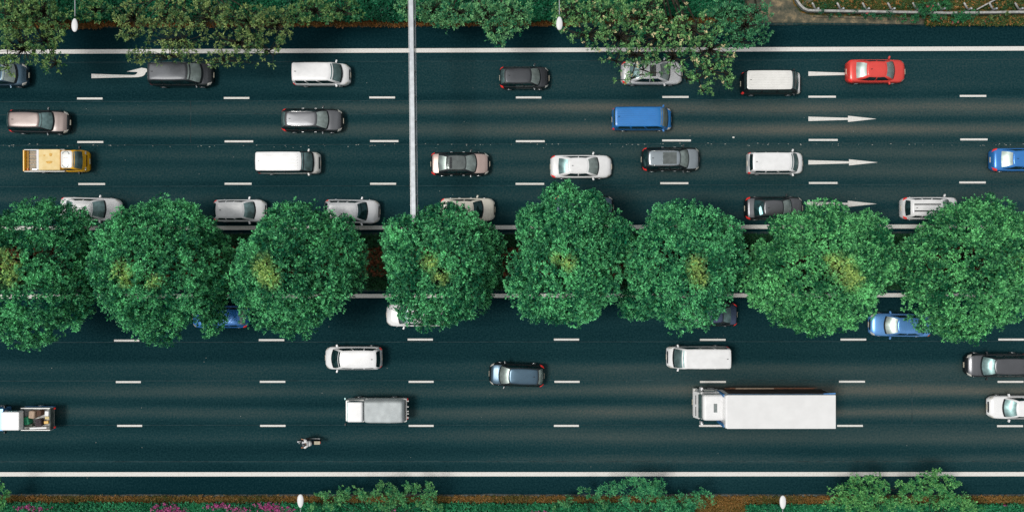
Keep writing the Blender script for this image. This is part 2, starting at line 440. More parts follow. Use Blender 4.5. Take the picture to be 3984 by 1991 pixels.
# paver joints and crack-sealed seams
seam = mat('road_seam', (0.020, 0.045, 0.050), 0.9, var=0.6, nscale=1.2)
for rd, py, w in ((road_n, 391, 1.6), (road_n, 441, 1.5), (road_n, 561, 1.6), (road_n, 238, 1.4), (road_n, 722, 1.4), (road_s, 1329, 1.6), (road_s, 1479, 1.8), (road_s, 1794, 2.0), (road_s, 1652, 1.2)):
    y = P(IW / 2, py).y; h = w / pxm() / 2
    flat('seam', [(XL, y - h), (XR, y - h), (XR, y + h), (XL, y + h)], 0.0065, seam, rd)
for rd, px, p0, p1 in ((road_n, 740, 393, 556), (road_s, 3547, 1482, 1650)):
    a = P(px, p0); b = P(px, p1)
    flat('seam', [(a.x, a.y), (a.x + .05, a.y), (b.x + .05, b.y), (b.x, b.y)], 0.0067, seam, rd)
rnd = random.Random(5)
fl = []
for k in range(110):
    px = rnd.uniform(0, IW); py = 563 + rnd.gauss(0, 3) + (4 if px < 1500 else 0)
    a = P(px, py); s = rnd.uniform(.02, .05)
    fl.append(((a.x, a.y, 0.010), (s * 2.2, s, 0.006)))
for k in range(70):
    px = rnd.uniform(0, IW); py = rnd.choice([rnd.uniform(215, 880), rnd.uniform(1170, 1900)])
    a = P(px, py); s = rnd.uniform(.02, .05); fl.append(((a.x, a.y, 0.010), (s, s, 0.006)))
tag(boxes('grit', fl, mat('pale_grit', (0.30, 0.31, 0.28), 0.9)), 'pale specks of grit and flaked paint on the asphalt', 'grit', kind='stuff')
a = P(2853, 535)
lt = box('paper_scrap', (0, 0, 0), (0.16, 0.11, 0.05), M['litter'], bev=0.02); lt.location = (a.x, a.y, 0.03)
tag(lt, 'tiny white scrap of litter on the asphalt above the grey panoramic roof car', 'litter')

# ------------------------------------------------------------------ vehicles
WHEEL = cyl_mesh('tyre', 0.32, 0.21); WHEEL.materials.append(M['rubber'])
RIM = cyl_mesh('rim', 0.20, 0.05, 16); RIM.materials.append(M['alloy'])
for _p in WHEEL.polygons: _p.use_smooth = True

def wheels(root, xs, yw, r=0.32, w=1.0):
    for x in xs:
        for s in (1, -1):
            o = link(bpy.data.objects.new('wheel', WHEEL), root)
            o.location = (x, s * yw, r); o.scale = (r / .32, w, r / .32)
            q = link(bpy.data.objects.new('rim', RIM), o); q.location = (0, s * 0.095, 0)

def ip(x, tab):
    if x <= tab[0][0]: return tab[0][1]
    for (a, va), (b, vb) in zip(tab, tab[1:]):
        if x <= b:
            t = (x - a) / (b - a); t = t * t * (3 - 2 * t) * .5 + t * .5
            return va + (vb - va) * t
    return tab[-1][1]

class Car:
    """a lofted body below the belt line and a lofted cabin above it"""
    def __init__(s, L, W, H, top, cab, zs=0.22, ef=0.34, er=0.26, s0f=0.72, s0r=0.8, shoulder=0.1):
        s.L, s.W, s.H, s.top, s.cab, s.zs, s.ef, s.er, s.s0f, s.s0r, s.sh = L, W, H, top, cab, zs, ef, er, s0f, s0r, shoulder
    def hw(s, x):
        t = 2 * x / s.L; a = abs(t)
        e, s0 = (s.ef, s.s0f) if t > 0 else (s.er, s.s0r)
        k = max(0, (a - s0) / (1 - s0))
        return s.W / 2 * (1 - 0.035 * a ** 3) * (1 - e * k ** 2.6)
    def bp(s, x, q, off=0.0):
        h = s.hw(x); zt = ip(2 * x / s.L, s.top); a = abs(q); sg = 1 if q >= 0 else -1
        e = max(0, (abs(2 * x / s.L) - .9) / .1)
        z0 = s.zs + 0.1 * e * e
        prof = [(0, 0, zt + .035), (.25, .45, zt + .03), (.45, .74, zt + .005), (.55, .90, zt - .03), (.65, .975, zt - s.sh),
                (.78, 1.0, zt - s.sh - (zt - s.sh - z0) * .4), (.92, .985, z0 + .10), (1.0, .90, z0)]
        for (a0, y0, za), (a1, y1, zb) in zip(prof, prof[1:]):
            if a <= a1 + 1e-9:
                t = (a - a0) / (a1 - a0); yy = y0 + (y1 - y0) * t; zz = za + (zb - za) * t; break
        p = Vector((x, sg * yy * h, zz))
        if off:
            n = Vector((0, sg * (0.25 + yy) * (1 if a > .4 else .0), 1.2 - a)).normalized()
            fx = 2 * x / s.L
            if abs(fx) > .85: n = (n + Vector((math.copysign(1, fx) * (abs(fx) - .85) / .15 * 1.2, 0, 0))).normalized()
            p += n * off
        return p
    def patch(s, name, x0, x1, q0, q1, m, root, off=0.012, nx=4, nq=4, skew=0.0):
        V, Fc = [], []
        for i in range(nx + 1):
            for j in range(nq + 1):
                q = q0 + (q1 - q0) * j / nq; tj = j / nq
                x = x0 + (x1 - x0) * i / nx + skew * tj
                V.append(s.bp(max(-s.L / 2, min(s.L / 2, x)), q, off))
        for i in range(nx):
            for j in range(nq):
                a = i * (nq + 1) + j
                Fc.append((a, a + 1, a + nq + 2, a + nq + 1))
        return obj_pd(name, V, Fc, m, root)
    def build_body(s, root, m):
        ts = [-1, -.985, -.96, -.92, -.86, -.78, -.68, -.55, -.4, -.25, -.1, .05, .2, .32, .44, .55, .65, .74, .82, .88, .93, .965, .987, 1]
        qs = [-1, -.92, -.78, -.65, -.55, -.45, -.25, 0, .25, .45, .55, .65, .78, .92, 1]
        V, Fc = [], []
        for t in ts:
            for q in qs: V.append(s.bp(t * s.L / 2, q))
        n = len(qs)
        for i in range(len(ts) - 1):
            for j in range(n):
                a = i * n + j; b = i * n + (j + 1) % n
                Fc.append((a, b, b + n, a + n))
        Fc.append(tuple(range(n))[::-1]); Fc.append(tuple(range((len(ts) - 1) * n, len(ts) * n)))
        return obj_pd('body', V, Fc, m, root)
    # cabin ring: nf points on the front edge, ns on each side, nf at the back
    NF, NS = 7, 13
    def ring(s, v):
        c = s.cab
        e = v ** 0.85
        xf = c['bf'] + (c['tf'] - c['bf']) * v; xr = c['br'] + (c['tr'] - c['br']) * v
        y = c['yb'] + (c['yt'] - c['yb']) * v + .03 * math.sin(math.pi * min(1, v))
        z = c['zb'] + (s.H - .05 - c['zb']) * math.sin(v * math.pi / 2) ** 0.9 if v > 0 else c['zb']
        bf = c.get('bowf', .20) * (1 - .45 * v); br = c.get('bowr', .12) * (1 - .4 * v)
        R = []
        cf = .10
        for i in range(s.NF):
            yy = (-1 + 2 * i / (s.NF - 1)) * (y - cf)
            R.append(Vector((xf + bf * (1 - (yy / y) ** 2) , yy, z)))
        fx, rx = xf - cf * .9, xr + cf * .9
        for i in range(s.NS):
            t = i / (s.NS - 1); x = fx + (rx - fx) * t
            R.append(Vector((x, y * (1 - c.get('pinch', .06) * (2 * t - 1) ** 2 * (.6 + .4 * v)), z)))
        for i in range(s.NF):
            yy = (1 - 2 * i / (s.NF - 1)) * (y - cf)
            R.append(Vector((xr - br * (1 - (yy / y) ** 2), yy, z)))
        for i in range(s.NS):
            t = i / (s.NS - 1); x = rx + (fx - rx) * t
            R.append(Vector((x, -y * (1 - c.get('pinch', .06) * (2 * t - 1) ** 2 * (.6 + .4 * v)), z)))
        return R
    def build_cabin(s, root, m, roofm=None):
        vs = [0, .15, .35, .55, .75, .9, 1]
        V, Fc = [], []
        n = 2 * (s.NF + s.NS)
        for v in vs: V += s.ring(v)
        for i in range(len(vs) - 1):
            for j in range(n):
                a = i * n + j; b = i * n + (j + 1) % n
                Fc.append((a, b, b + n, a + n))
        obj_pd('pillars' , V, Fc, m, root)
        R = s.ring(1); cx = (s.cab['tf'] + s.cab['tr']) / 2
        V, Fc = list(R), []
        for k, (sc, dz) in enumerate(((.96, .022), (.88, .034), (.6, .046), (.3, .05))):
            for p in R:
                V.append(Vector((cx + (p.x - cx) * (1 - (1 - sc) * (1 if sc < .9 else .6)), p.y * sc, p.z + dz)))
        for i in range(4):
            for j in range(n):
                a = i * n + j; b = i * n + (j + 1) % n
                Fc.append((a, b, b + n, a + n))
        V.append(Vector((cx, 0, R[0].z + .05)))
        for j in range(n): Fc.append((4 * n + j, 4 * n + (j + 1) % n, 5 * n))
        return obj_pd('roof', V, Fc, roofm or m, root)
    def pane(s, name, face, u0, u1, v0, v1, m, root, off=.010, nu=6, nv=3):
        base = {'front': 0, 'left': s.NF, 'rear': s.NF + s.NS, 'right': 2 * s.NF + s.NS}[face]
        cnt = s.NF if face in ('front', 'rear') else s.NS
        V, Fc = [], []
        def pt(u, v):
            R = s.ring(v); f = u * (cnt - 1); i = min(cnt - 2, int(f)); t = f - i
            return R[base + i].lerp(R[base + i + 1], t)
        for i in range(nu + 1):
            for j in range(nv + 1):
                u = u0 + (u1 - u0) * i / nu; v = v0 + (v1 - v0) * j / nv
                p = pt(u, v); a = pt(min(1, u + .02), v) - pt(max(0, u - .02), v); b = pt(u, min(1, v + .03)) - pt(u, max(0, v - .03))
                V.append(p + a.cross(b).normalized() * off)
        for i in range(nu):
            for j in range(nv):
                a = i * (nv + 1) + j
                Fc.append((a, a + nv + 1, a + nv + 2, a + 1))
        return obj_pd(name, V, Fc, m, root)

KIND = {
 'sedan': dict(W=1.82, H=1.46, top=[(-1,.62),(-.965,.90),(-.9,1.0),(-.7,1.06),(-.3,.98),(.3,.97),(.6,.90),(.85,.80),(.95,.68),(1,.50)],
               cab=dict(bf=.50, tf=.165, br=-.76, tr=-.40, yb=.80, yt=.58, zb=.93)),
 'hatch': dict(W=1.76, H=1.52, top=[(-1,.70),(-.97,.95),(-.9,1.02),(-.3,1.0),(.35,.98),(.65,.92),(.86,.82),(.95,.68),(1,.50)],
               cab=dict(bf=.56, tf=.22, br=-.93, tr=-.74, yb=.78, yt=.60, zb=.95)),
 'wagon': dict(W=1.84, H=1.50, top=[(-1,.70),(-.97,.95),(-.9,1.02),(-.3,1.0),(.3,.98),(.6,.92),(.85,.82),(.95,.68),(1,.50)],
               cab=dict(bf=.50, tf=.17, br=-.95, tr=-.76, yb=.80, yt=.58, zb=.95)),
 'suv': dict(W=1.86, H=1.68, top=[(-1,.80),(-.97,1.05),(-.9,1.12),(-.3,1.1),(.35,1.08),(.62,1.03),(.85,.95),(.95,.80),(1,.6)],
               cab=dict(bf=.52, tf=.21, br=-.95, tr=-.78, yb=.82, yt=.60, zb=1.05), zs=.28),
 'mpv': dict(W=1.82, H=1.72, top=[(-1,.80),(-.98,1.05),(-.9,1.10),(-.3,1.08),(.45,1.05),(.7,.97),(.88,.84),(.96,.70),(1,.52)],
               cab=dict(bf=.66, tf=.32, br=-.965, tr=-.84, yb=.82, yt=.66, zb=1.02, bowr=.08)),
 'minivan': dict(W=1.72, H=1.86, top=[(-1,1.0),(-.99,1.15),(-.9,1.15),(.5,1.1),(.72,1.0),(.88,.88),(.96,.72),(1,.52)],
               cab=dict(bf=.68, tf=.36, br=-.975, tr=-.93, yb=.80, yt=.68, zb=1.06, bowr=.05, pinch=.03), er=.12, s0r=.9),
 'van': dict(W=1.72, H=1.98, top=[(-1,1.05),(-.99,1.2),(.5,1.18),(.78,1.1),(.90,.95),(.96,.78),(1,.6)],
               cab=dict(bf=.80, tf=.50, br=-.98, tr=-.945, yb=.83, yt=.735, zb=1.12, bowr=.05, bowf=.12, pinch=.02), er=.10, s0r=.92, ef=.2, s0f=.84),
}

def make_car(px, py, label, kind='sedan', L=4.7, col='white', d=1, rz=0.0, W=None, H=None, roof=None, ws='glasspale', rw='glassmid',
             lamps='lampclear', tail='lampred', rails=False, sunroof=None, trim='trim', sidetrim=None, handles=None, ribs=0, plate=True,
             cat=None, sidecol=None, stripes=False, zc=0.8, group='vehicles driving on the expressway', grille=True, name=None, spoiler=False, dashitems=False):
    k = KIND[kind]; W = W or k['W']; H = H or k['H']
    hl = L / 2
    c = dict(k['cab'])
    for q in ('bf', 'tf', 'br', 'tr'): c[q] *= hl
    c['yb'] *= W / k['W']; c['yt'] *= W / k['W']
    car = Car(L, W, H, k['top'], c, **{q: k[q] for q in ('zs', 'ef', 'er', 's0f', 's0r') if q in k})
    p = P(px, py, zc)
    root = empty(name or {'sedan': 'sedan', 'hatch': 'hatchback', 'wagon': 'estate_car', 'suv': 'suv', 'mpv': 'people_carrier', 'minivan': 'minivan', 'van': 'van'}[kind],
                 (p.x, p.y, 0.006), rad(rz) + (0 if d > 0 else math.pi))
    tag(root, label, cat or ('van' if kind in ('van', 'minivan') else 'car'), group)
    m = M[col]; rm = M[roof] if roof else m
    car.build_body(root, M[sidecol] if sidecol else m)
    if sidecol:   # bonnet in the lighter upper colour: sky sheen painted in, two-tone van aside
        car.patch('bonnet', hl * (k['cab']['bf'] - .02), hl * .93, -.5, .5, m, root, off=.006, nx=8, nq=10)
    if sidecol and kind == 'sedan': car.patch('boot_lid', -hl * .94, hl * (k['cab']['br'] + .04), -.5, .5, m, root, off=.006, nx=6, nq=10)
    car.build_cabin(root, M[trim] if sidecol or (ribs and roof) else m, rm)
    # glass
    car.pane('windshield', 'front', .0, 1, .10, .93, M[ws], root)
    car.pane('cowl', 'front', -.0, 1, .0, .10, M['trim'], root, off=.016, nv=1)
    car.pane('rear_window', 'rear', .04, .96, .14 if kind != 'van' else .3, .93 if kind == 'sedan' else .85, M[rw], root)
    for f in ('left', 'right'):
        cuts = [(.06, .46), (.50, .92)] if kind in ('sedan',) else ([(.04, .34), (.38, .66), (.70, .95)])
        for a, b in cuts:
            if f == 'right': a, b = 1 - b, 1 - a
            car.pane('side_window', f, a, b, .10, .86, M['glassdark'], root, nu=4)
    # lamps, grille, plates
    for s in (1, -1):
        car.patch('headlight', hl * .86, hl * .965, s * .50, s * .70, M[lamps], root, off=.014, skew=-hl * .05)
        if kind in ('van', 'minivan', 'mpv'):
            car.patch('tail_light', -hl * .995, -hl * .93, s * .58, s * .82, M[tail], root, off=.016)
        else:
            car.patch('tail_light', -hl * .985, -hl * .87, s * .52, s * .74, M[tail], root, off=.014, skew=hl * .05)
    if grille: car.patch('grille', hl * .965, hl * .992, -.40, .40, M['trim'], root, off=.012)
    if plate:
        box('number_plate', (hl + .015, 0, .5), (.02, .42, .12), M['plate'], root)
        box('number_plate', (-hl - .015, 0, .62), (.02, .42, .12), M['plate'], root)
    # mirrors
    for s in (1, -1):
        y = s * (car.hw(c['bf']) + .10)
        mz = c['zb'] + .06
        bm = bmesh.new(); bm_box(bm, (c['bf'] - .28, y, mz), (.13, .22, .15), .04, Matrix.Rotation(s * rad(-18), 4, 'Z'))
        obj_bm('wing_mirror', bm, m if not sidecol else M[sidecol] , root)
    if sidetrim:
        for f in ('left', 'right'): car.pane('window_trim', f, .03, .97, .0, .06, M[sidetrim], root, off=.03, nv=1, nu=8)
    if handles:
        for s in (1, -1):
            for x in ((-.30, .12) if kind != 'van' else (.35,)):
                yy = car.hw(x * hl) + .015
                box('door_handle', (x * hl, s * yy, c['zb'] - .16), (.17, .022, .028), M[handles], root)
    if rails:
        for s in (1, -1):
            pts = []
            for u in (.08, .2, .5, .8, .95):
                x = c['tf'] + (c['tr'] - c['tf']) * u
                pts.append((x, s * (c['yt'] - .03), H + (.03 if .1 < u < .9 else -.02)))
            tubes('roof_rail', [(pts, [.022] * 5)], M['chrome'], root, 6)
    if sunroof:
        for a, b, *sm in sunroof:
            x0, x1 = c['tf'] + (c['tr'] - c['tf']) * a, c['tf'] + (c['tr'] - c['tf']) * b
            box('sunroof', ((x0 + x1) / 2, 0, H + .012), (abs(x1 - x0), c['yt'] * 1.55, .02), M[sm[0]] if sm else M['roofglass'], root, bev=.006)
    if ribs:
        lst = []
        for i in range(ribs):
            y = (-1 + 2 * (i + .5) / ribs) * (c['yt'] - .08)
            lst.append((((c['tf'] + c['tr']) / 2 - .05, y, H + .012 - .02 * abs(y) / c['yt']), ((c['tf'] - c['tr']) * .9, .06, .045)))
        boxes('roof_ribs', lst, rm, root, bev=.008)
    if stripes:
        for y in (-.26, .26):
            box('roof_stripe', ((c['tf'] + c['tr']) / 2, y, H + .004), (c['tf'] - c['tr'] - .1, .09, .016), M['trim'], root)
    if spoiler:
        box('spoiler', (c['tr'] - .10, 0, H - .06), (.24, c['yt'] * 1.9, .04), rm, root, bev=.015)
    box('aerial', (c['tr'] + .25, 0, H + .03), (.12, .04, .07), M['trim'], root, bev=.015)
    box('underbody', (0, 0, .24), (L * .8, W * .8, .12), M['trim'], root)
    wheels(root, (hl * .62, -hl * .62), W / 2 - .095, .33 if kind in ('suv',) else .31)
    return root

G = 'vehicles driving on the expressway'
mk = make_car
# upper carriageway, heading right
mk(-8, 291, 'dark blue people carrier cut off by the left edge under the olive tree', 'mpv', 4.6, 'steelblue', rails=False)
mk(704, 290, 'black people carrier half under the olive tree beside the bent arrow', 'mpv', 5.0, 'nearblack', sidecol='black', ws='glasspale', H=1.86, sidetrim='chrome', W=1.86)
mk(1252, 290, 'white small van in the shoulder-side lane left of the gantry', 'minivan', 4.45, 'white', ws='glassmid')
mk(2040, 302, 'small black hatchback right of the gantry in the lane nearest the shoulder', 'hatch', 3.9, 'nearblack', sidecol='black', ws='glasspale', rails=False, W=1.72)
mk(2537, 283, 'silver sedan seen through the branches of the flowering tree', 'sedan', 4.85, 'silver', sunroof=[(.15, .5)], sidetrim='chrome')
mk(3001, 325, 'dark van with a ribbed white roof beside the flowering tree', 'van', 4.75, 'white', sidecol='black', roof='warmwhite', ribs=7, ws='glassmid', H=2.1)
mk(3411, 277, 'red sedan hiding a bent arrow', 'sedan', 4.65, 'red', ws='glasspale', rw='glasspale', sidetrim='chrome', lamps='rose', grille=False)
mk(150, 473, 'mauve brown people carrier above the yellow pickup', 'wagon', 4.75, 'mauve', rz=-1.2, sidecol='black', H=1.65, roof='mauve', ws='glassmid')
mk(1214, 468, 'dark grey estate car with silver roof rails above the white van', 'wagon', 4.85, 'darkgrey', rz=-.5, sidecol='black', rails=True, sidetrim='chrome', handles='chrome')
mk(2498, 464, 'bright blue van with a ribbed roof', 'van', 4.7, 'vanblue', roof='vanblue', ribs=8, ws='glasspale', H=2.0, trim='vanblue')
mk(1125, 634, 'long white van with dark sides in front of the gantry', 'van', 4.85, 'warmwhite', roof='white', ribs=6, ws='glassmid', H=2.0)
mk(1790, 637, 'rose brown sedan with a black glass roof just right of the gantry', 'sedan', 4.65, 'rose', sidecol='black', roof='roofglass', sunroof=[(.74, .88, 'trim')], rw='glasspale', sidetrim='chrome', handles='chrome')
mk(2261, 648, 'white coupe with teal rear glass between the brown sedan and the grey car', 'sedan', 4.85, 'white', grille=False, rw='glassmid')
mk(2610, 620, 'grey car with dark sides and a panoramic roof below the blue van', 'suv', 4.6, 'midgrey', sidecol='black', rails=True, sunroof=[(.08, .55)], sidetrim='chrome', handles='chrome', rw='glassdark', H=1.6)
mk(3018, 635, 'white people carrier with dark sides behind a straight arrow', 'minivan', 4.4, 'white', ws='glassmid', rw='glassdark', sidetrim='chrome', H=1.85)
mk(3975, 621, 'blue sedan cut off by the right edge', 'sedan', 4.75, 'blue', rw='glasspale')
mk(350, 813, 'white sedan with a dark windshield behind the leftmost median tree', 'sedan', 4.75, 'white', ws='glassmid', rz=-1.5, grille=False)
mk(932, 819, 'white hatchback between the second and third median trees', 'hatch', 4.1, 'white', ws='glassmid', rw='glassdark')
mk(1370, 822, 'silver car with red rear lamps beside the third median tree', 'suv', 4.3, 'silver', ws='glassdark', rw='glassdark', rails=False, rz=-1.0, H=1.6)
mk(1819, 815, 'cream sedan behind the fourth median tree right of the gantry', 'sedan', 4.3, 'cream', ws='glassdark', rw='glassdark', handles='chrome')
mk(2272, 806, 'dark blue sedan almost hidden by the fifth median tree', 'sedan', 4.7, 'steelblue', sidecol='black')
mk(3013, 810, 'black sedan with bright red rear lamps behind the seventh median tree', 'sedan', 4.6, 'darkgrey', sidecol='black', rw='glassdark', sidetrim='chrome')
mk(3620, 810, 'white hatchback with two black roof stripes behind the rightmost median tree', 'hatch', 4.5, 'white', rw='glassdark', stripes=True, spoiler=True)
# lower carriageway, heading left
mk(855, 1232, 'blue hatchback peeping out between the second and third median trees', 'hatch', 4.5, 'blue', d=-1, rw='glasspale')
mk(1615, 1225, 'white sedan emerging from under the fourth median tree', 'sedan', 4.6, 'white', d=-1, ws='glassmid', grille=False)
mk(2757, 1224, 'navy sedan leaving the shade of the sixth median tree', 'sedan', 4.55, 'navy', d=-1, sidecol='black')
mk(3504, 1264, 'light blue sedan below the gap between the last two median trees', 'sedan', 4.8, 'skyblue', d=-1, rw='glassdark', rz=-.8, tail='lampamber')
mk(1374, 1392, 'white people carrier above the tarpaulin lorry', 'mpv', 4.5, 'white', d=-1, ws='glassdark', rw='glassdark', grille=False)
mk(2010, 1458, 'steel blue hatchback with dark sides slanting across its lane', 'hatch', 4.35, 'steelblue', d=-1, sidecol='black', rz=-2.2, rw='glasspale', sidetrim='chrome', W=1.8)
mk(2715, 1389, 'white van above the big lorry', 'van', 4.85, 'white', d=-1, ws='glassmid', ribs=0, handles='trim')
mk(3878, 1420, 'black off-roader with chrome grille cut off by the right edge', 'suv', 4.85, 'darkgrey', d=-1, sidecol='black', ws='glassmid')
mk(3962, 1584, 'white sedan at the right edge behind the big lorry', 'sedan', 4.6, 'white', d=-1, ws='glassmid', sidetrim='trim')

# yellow pickup
def yellow_pickup():
    p = P(219, 627, .8)
    r = empty('pickup_truck', (p.x, p.y, .006)); tag(r, 'yellow pickup truck with a cream cover over half its bed', 'pickup truck', G)
    Yl = M['yellow']; L, W = 5.0, 1.75
    c = dict(bf=2.28, tf=1.86, br=.95, tr=1.0, yb=.80, yt=.68, zb=1.15, bowf=.12, bowr=.02, pinch=.02)
    car = Car(L, W, 1.95, [(-1,.9),(.33,.9),(.38,1.2),(.88,1.16),(.94,.95),(.97,.75),(1,.55)], c, ef=.22, er=.0, s0f=.86)
    # cab body: stations from the cab back only
    ts = [.36, .4, .46, .52, .6, .72, .82, .88, .93, .965, .987, 1]
    qs = [-1,-.92,-.78,-.65,-.55,-.45,-.25,0,.25,.45,.55,.65,.78,.92,1]
    V = [car.bp(t * L / 2, q) for t in ts for q in qs]; n = len(qs); Fc = []
    for i in range(len(ts) - 1):
        for j in range(n):
            a = i * n + j; b = i * n + (j + 1) % n; Fc.append((a, b, b + n, a + n))
    Fc += [tuple(range(n))[::-1], tuple(range((len(ts) - 1) * n, len(ts) * n))]
    obj_pd('cab', V, Fc, Yl, r)
    car.build_cabin(r, Yl, M['warmwhite'])
    car.pane('windshield', 'front', 0, 1, .08, .93, M['glassmid'], r)
    for f in ('left', 'right'): car.pane('side_window', f, .12, .8, .1, .86, M['glassdark'], r)
    boxes('windshield_papers', [((2.12, -.28, 1.60), (.30, .42, .01), Matrix.Rotation(rad(60), 4, 'Y')), ((2.12, .25, 1.60), (.30, .38, .01), Matrix.Rotation(rad(60), 4, 'Y'))], M['white2'], r)
    for s in (1, -1):
        box('headlight', (2.36, s * .62, .86), (.12, .22, .14), M['lampclear'], r, bev=.03)
        box('wing_mirror', (2.15, s * 1.0, 1.3), (.1, .2, .26), M['trim'], r, bev=.03)
    boxes('grille', [((2.41, 0, .80), (.10, .9, .06))], M['trim'], r)
    box('number_plate', (2.52, 0, .5), (.02, .44, .13), M['plate'], r)
    box('roof_mark', (1.42, .1, 1.955), (.35, .02, .012), M['rust'], r)
    lst = []
    for cx, cy, rr in ((1.40, -.36, .26), (1.40, .36, .26)):
        for k in range(4):
            a = rad(20 + k * 42) * (-1 if cy < 0 else 1)
            lst.append(((cx + rr * math.cos(a), cy + rr * math.sin(a), 1.953), (.16, .06, .012), Matrix.Rotation(a + math.pi / 2, 4, 'Z')))
    boxes('roof_lettering', lst, M['steeldark'], r)
    # bed
    bed = box('load_bed', (-.72, 0, .72), (3.2, 1.70, .16), M['steeldark'], r)
    boxes('bed_boards', [((-1.55, y, .82), (1.4, .06, .05)) for y in np.linspace(-.72, .72, 13)], M['woodslat'], r)
    for s in (1, -1): box('side_board', (-.72, s * .855, .98), (3.2, .05, .42), M['warmwhite'], r, bev=.01)
    box('tailboard', (-2.36, 0, .98), (.10, 1.66, .42), Yl, r, bev=.015)
    box('tailboard_step', (-2.22, 0, .90), (.16, 1.6, .04), M['stain'], r)
    cv = box('bed_cover', (-.03, 0, 1.47), (1.70, 1.62, .50), M['canvas'], r, bev=.05)
    box('cover_edge', (-.93, 0, 1.53), (.18, 1.58, .40), M['white2'], r, bev=.03)
    for (x, y, a, b) in ((-.02, -.20, .50, .26), (.10, .38, .24, .30), (-.40, .34, .16, .12)):
        V = [(x + a / 2 * math.cos(t) * (1 + .2 * math.sin(3 * t)), y + b / 2 * math.sin(t) * (1 + .2 * math.cos(2 * t)), 1.7235) for t in np.linspace(0, 2 * math.pi, 17)[:-1]]
        obj_pd('cover_stain', V, [tuple(range(16))], M['stain'], r)
    box('reflector', (-1.12, .60, .9), (.14, .14, .14), M['lampamber'], r, bev=.02)
    box('reflector', (-2.2, -.66, .9), (.14, .14, .14), M['lampamber'], r, bev=.02)
    box('pink_cloth', (-1.45, .5, .89), (.26, .16, .08), mat('pink_cloth', (.5, .35, .42), .8), r, bev=.03)
    box('tool', (-1.5, -.66, .90), (.7, .08, .06), M['chrome'], r, bev=.02)
    box('chassis', (-.3, 0, .45), (4.2, .9, .2), M['trim'], r)
    wheels(r, (1.65, -1.25), .78, .31)
yellow_pickup()

def flat_lorry():
    """small lorry with a grey tarpaulin, heading left"""
    p = P(1466, 1592, 1.0)
    r = empty('tarpaulin_lorry', (p.x, p.y, .006), math.pi); tag(r, 'small white lorry with its bed under a grey tarpaulin', 'lorry', G)
    W_ = M['warmwhite']
    bm = bmesh.new(); bm_box(bm, (1.62, 0, 1.0), (1.45, 1.78, 1.1), .10)
    for v in bm.verts:
        if v.co.x > 2.0: v.co.y *= .93
    obj_bm('cab', bm, W_, r)
    box('cab_roof', (1.52, 0, 1.78), (1.25, 1.66, .66), M['white'], r, bev=.14, taper=(.92, .93), seg=3)
    box('windshield', (2.155, 0, 1.72), (.06, 1.46, .48), M['glassmid'], r, rot=Matrix.Rotation(rad(-7), 4, 'Y'), bev=.02)
    for s in (1, -1):
        box('side_window', (1.55, s * .795, 1.72), (.72, .05, .40), M['glassdark'], r, bev=.02)
        box('wing_mirror', (2.30, s * 1.0, 1.75), (.12, .18, .32), M['glassmid'] if s < 0 else M['trim'], r, bev=.03)
        box('headlight', (2.34, s * .66, .78), (.06, .28, .18), M['lampclear'], r, bev=.02)
        box('side_board', (-.75, s * .89, 1.10), (3.15, .05, .42), W_, r, bev=.01)
        box('tail_light', (-2.40, s * .72, .72), (.05, .22, .12), M['lampred'], r)
    box('load_bed', (-.75, 0, .84), (3.2, 1.80, .14), M['steeldark'], r)
    box('tailboard', (-2.36, 0, 1.10), (.06, 1.78, .42), W_, r, bev=.01)
    for y in (-.7, -.25, .1, .3, .6): box('hook', (-2.46, y, 1.15), (.16, .08, .12), M['warmwhite'], r, bev=.01)
    # tarpaulin: a sagging cloth over the load
    nx, ny = 30, 22; V, Fc = [], []; rg = np.random.default_rng(7)
    ph = rg.uniform(0, 6, 8)
    for i in range(nx + 1):
        for j in range(ny + 1):
            u = i / nx; v = j / ny; x = .93 - 3.2 * u; y = -1 + 2 * v
            bul = 1 - .06 * (2 * u - 1) ** 4
            yy = y * (.98 if y > 0 else .93) * bul
            e = max(0, (abs(y) - .78) / .22); ex = max(0, (abs(2 * u - 1) - .86) / .14)
            z = 2.03 - .62 * e ** 1.6 - .5 * ex ** 2 + .05 * math.sin(x * 2.1 + ph[0]) * math.cos(y * 2.4 + ph[1]) + .018 * math.sin(x * 4.3 + y * 1.1 + 1.5 * math.sin(y * 3) + ph[2]) + .010 * math.sin(x * 9 - y * 4 + ph[3])
            V.append((x, yy, z))
    for i in range(nx):
        for j in range(ny):
            a = i * (ny + 1) + j; Fc.append((a, a + 1, a + ny + 2, a + ny + 1))
    obj_pd('tarpaulin', V, Fc, M['tarp'], r)
    box('load', (-.75, 0, 1.15), (2.9, 1.62, .5), M['tarpdark'], r, bev=.1)
    box('number_plate', (2.37, 0, .5), (.02, .42, .12), M['plate'], r)
    box('chassis', (0, 0, .5), (4.4, .9, .2), M['trim'], r)
    wheels(r, (1.5, -1.3), .80, .36)
flat_lorry()

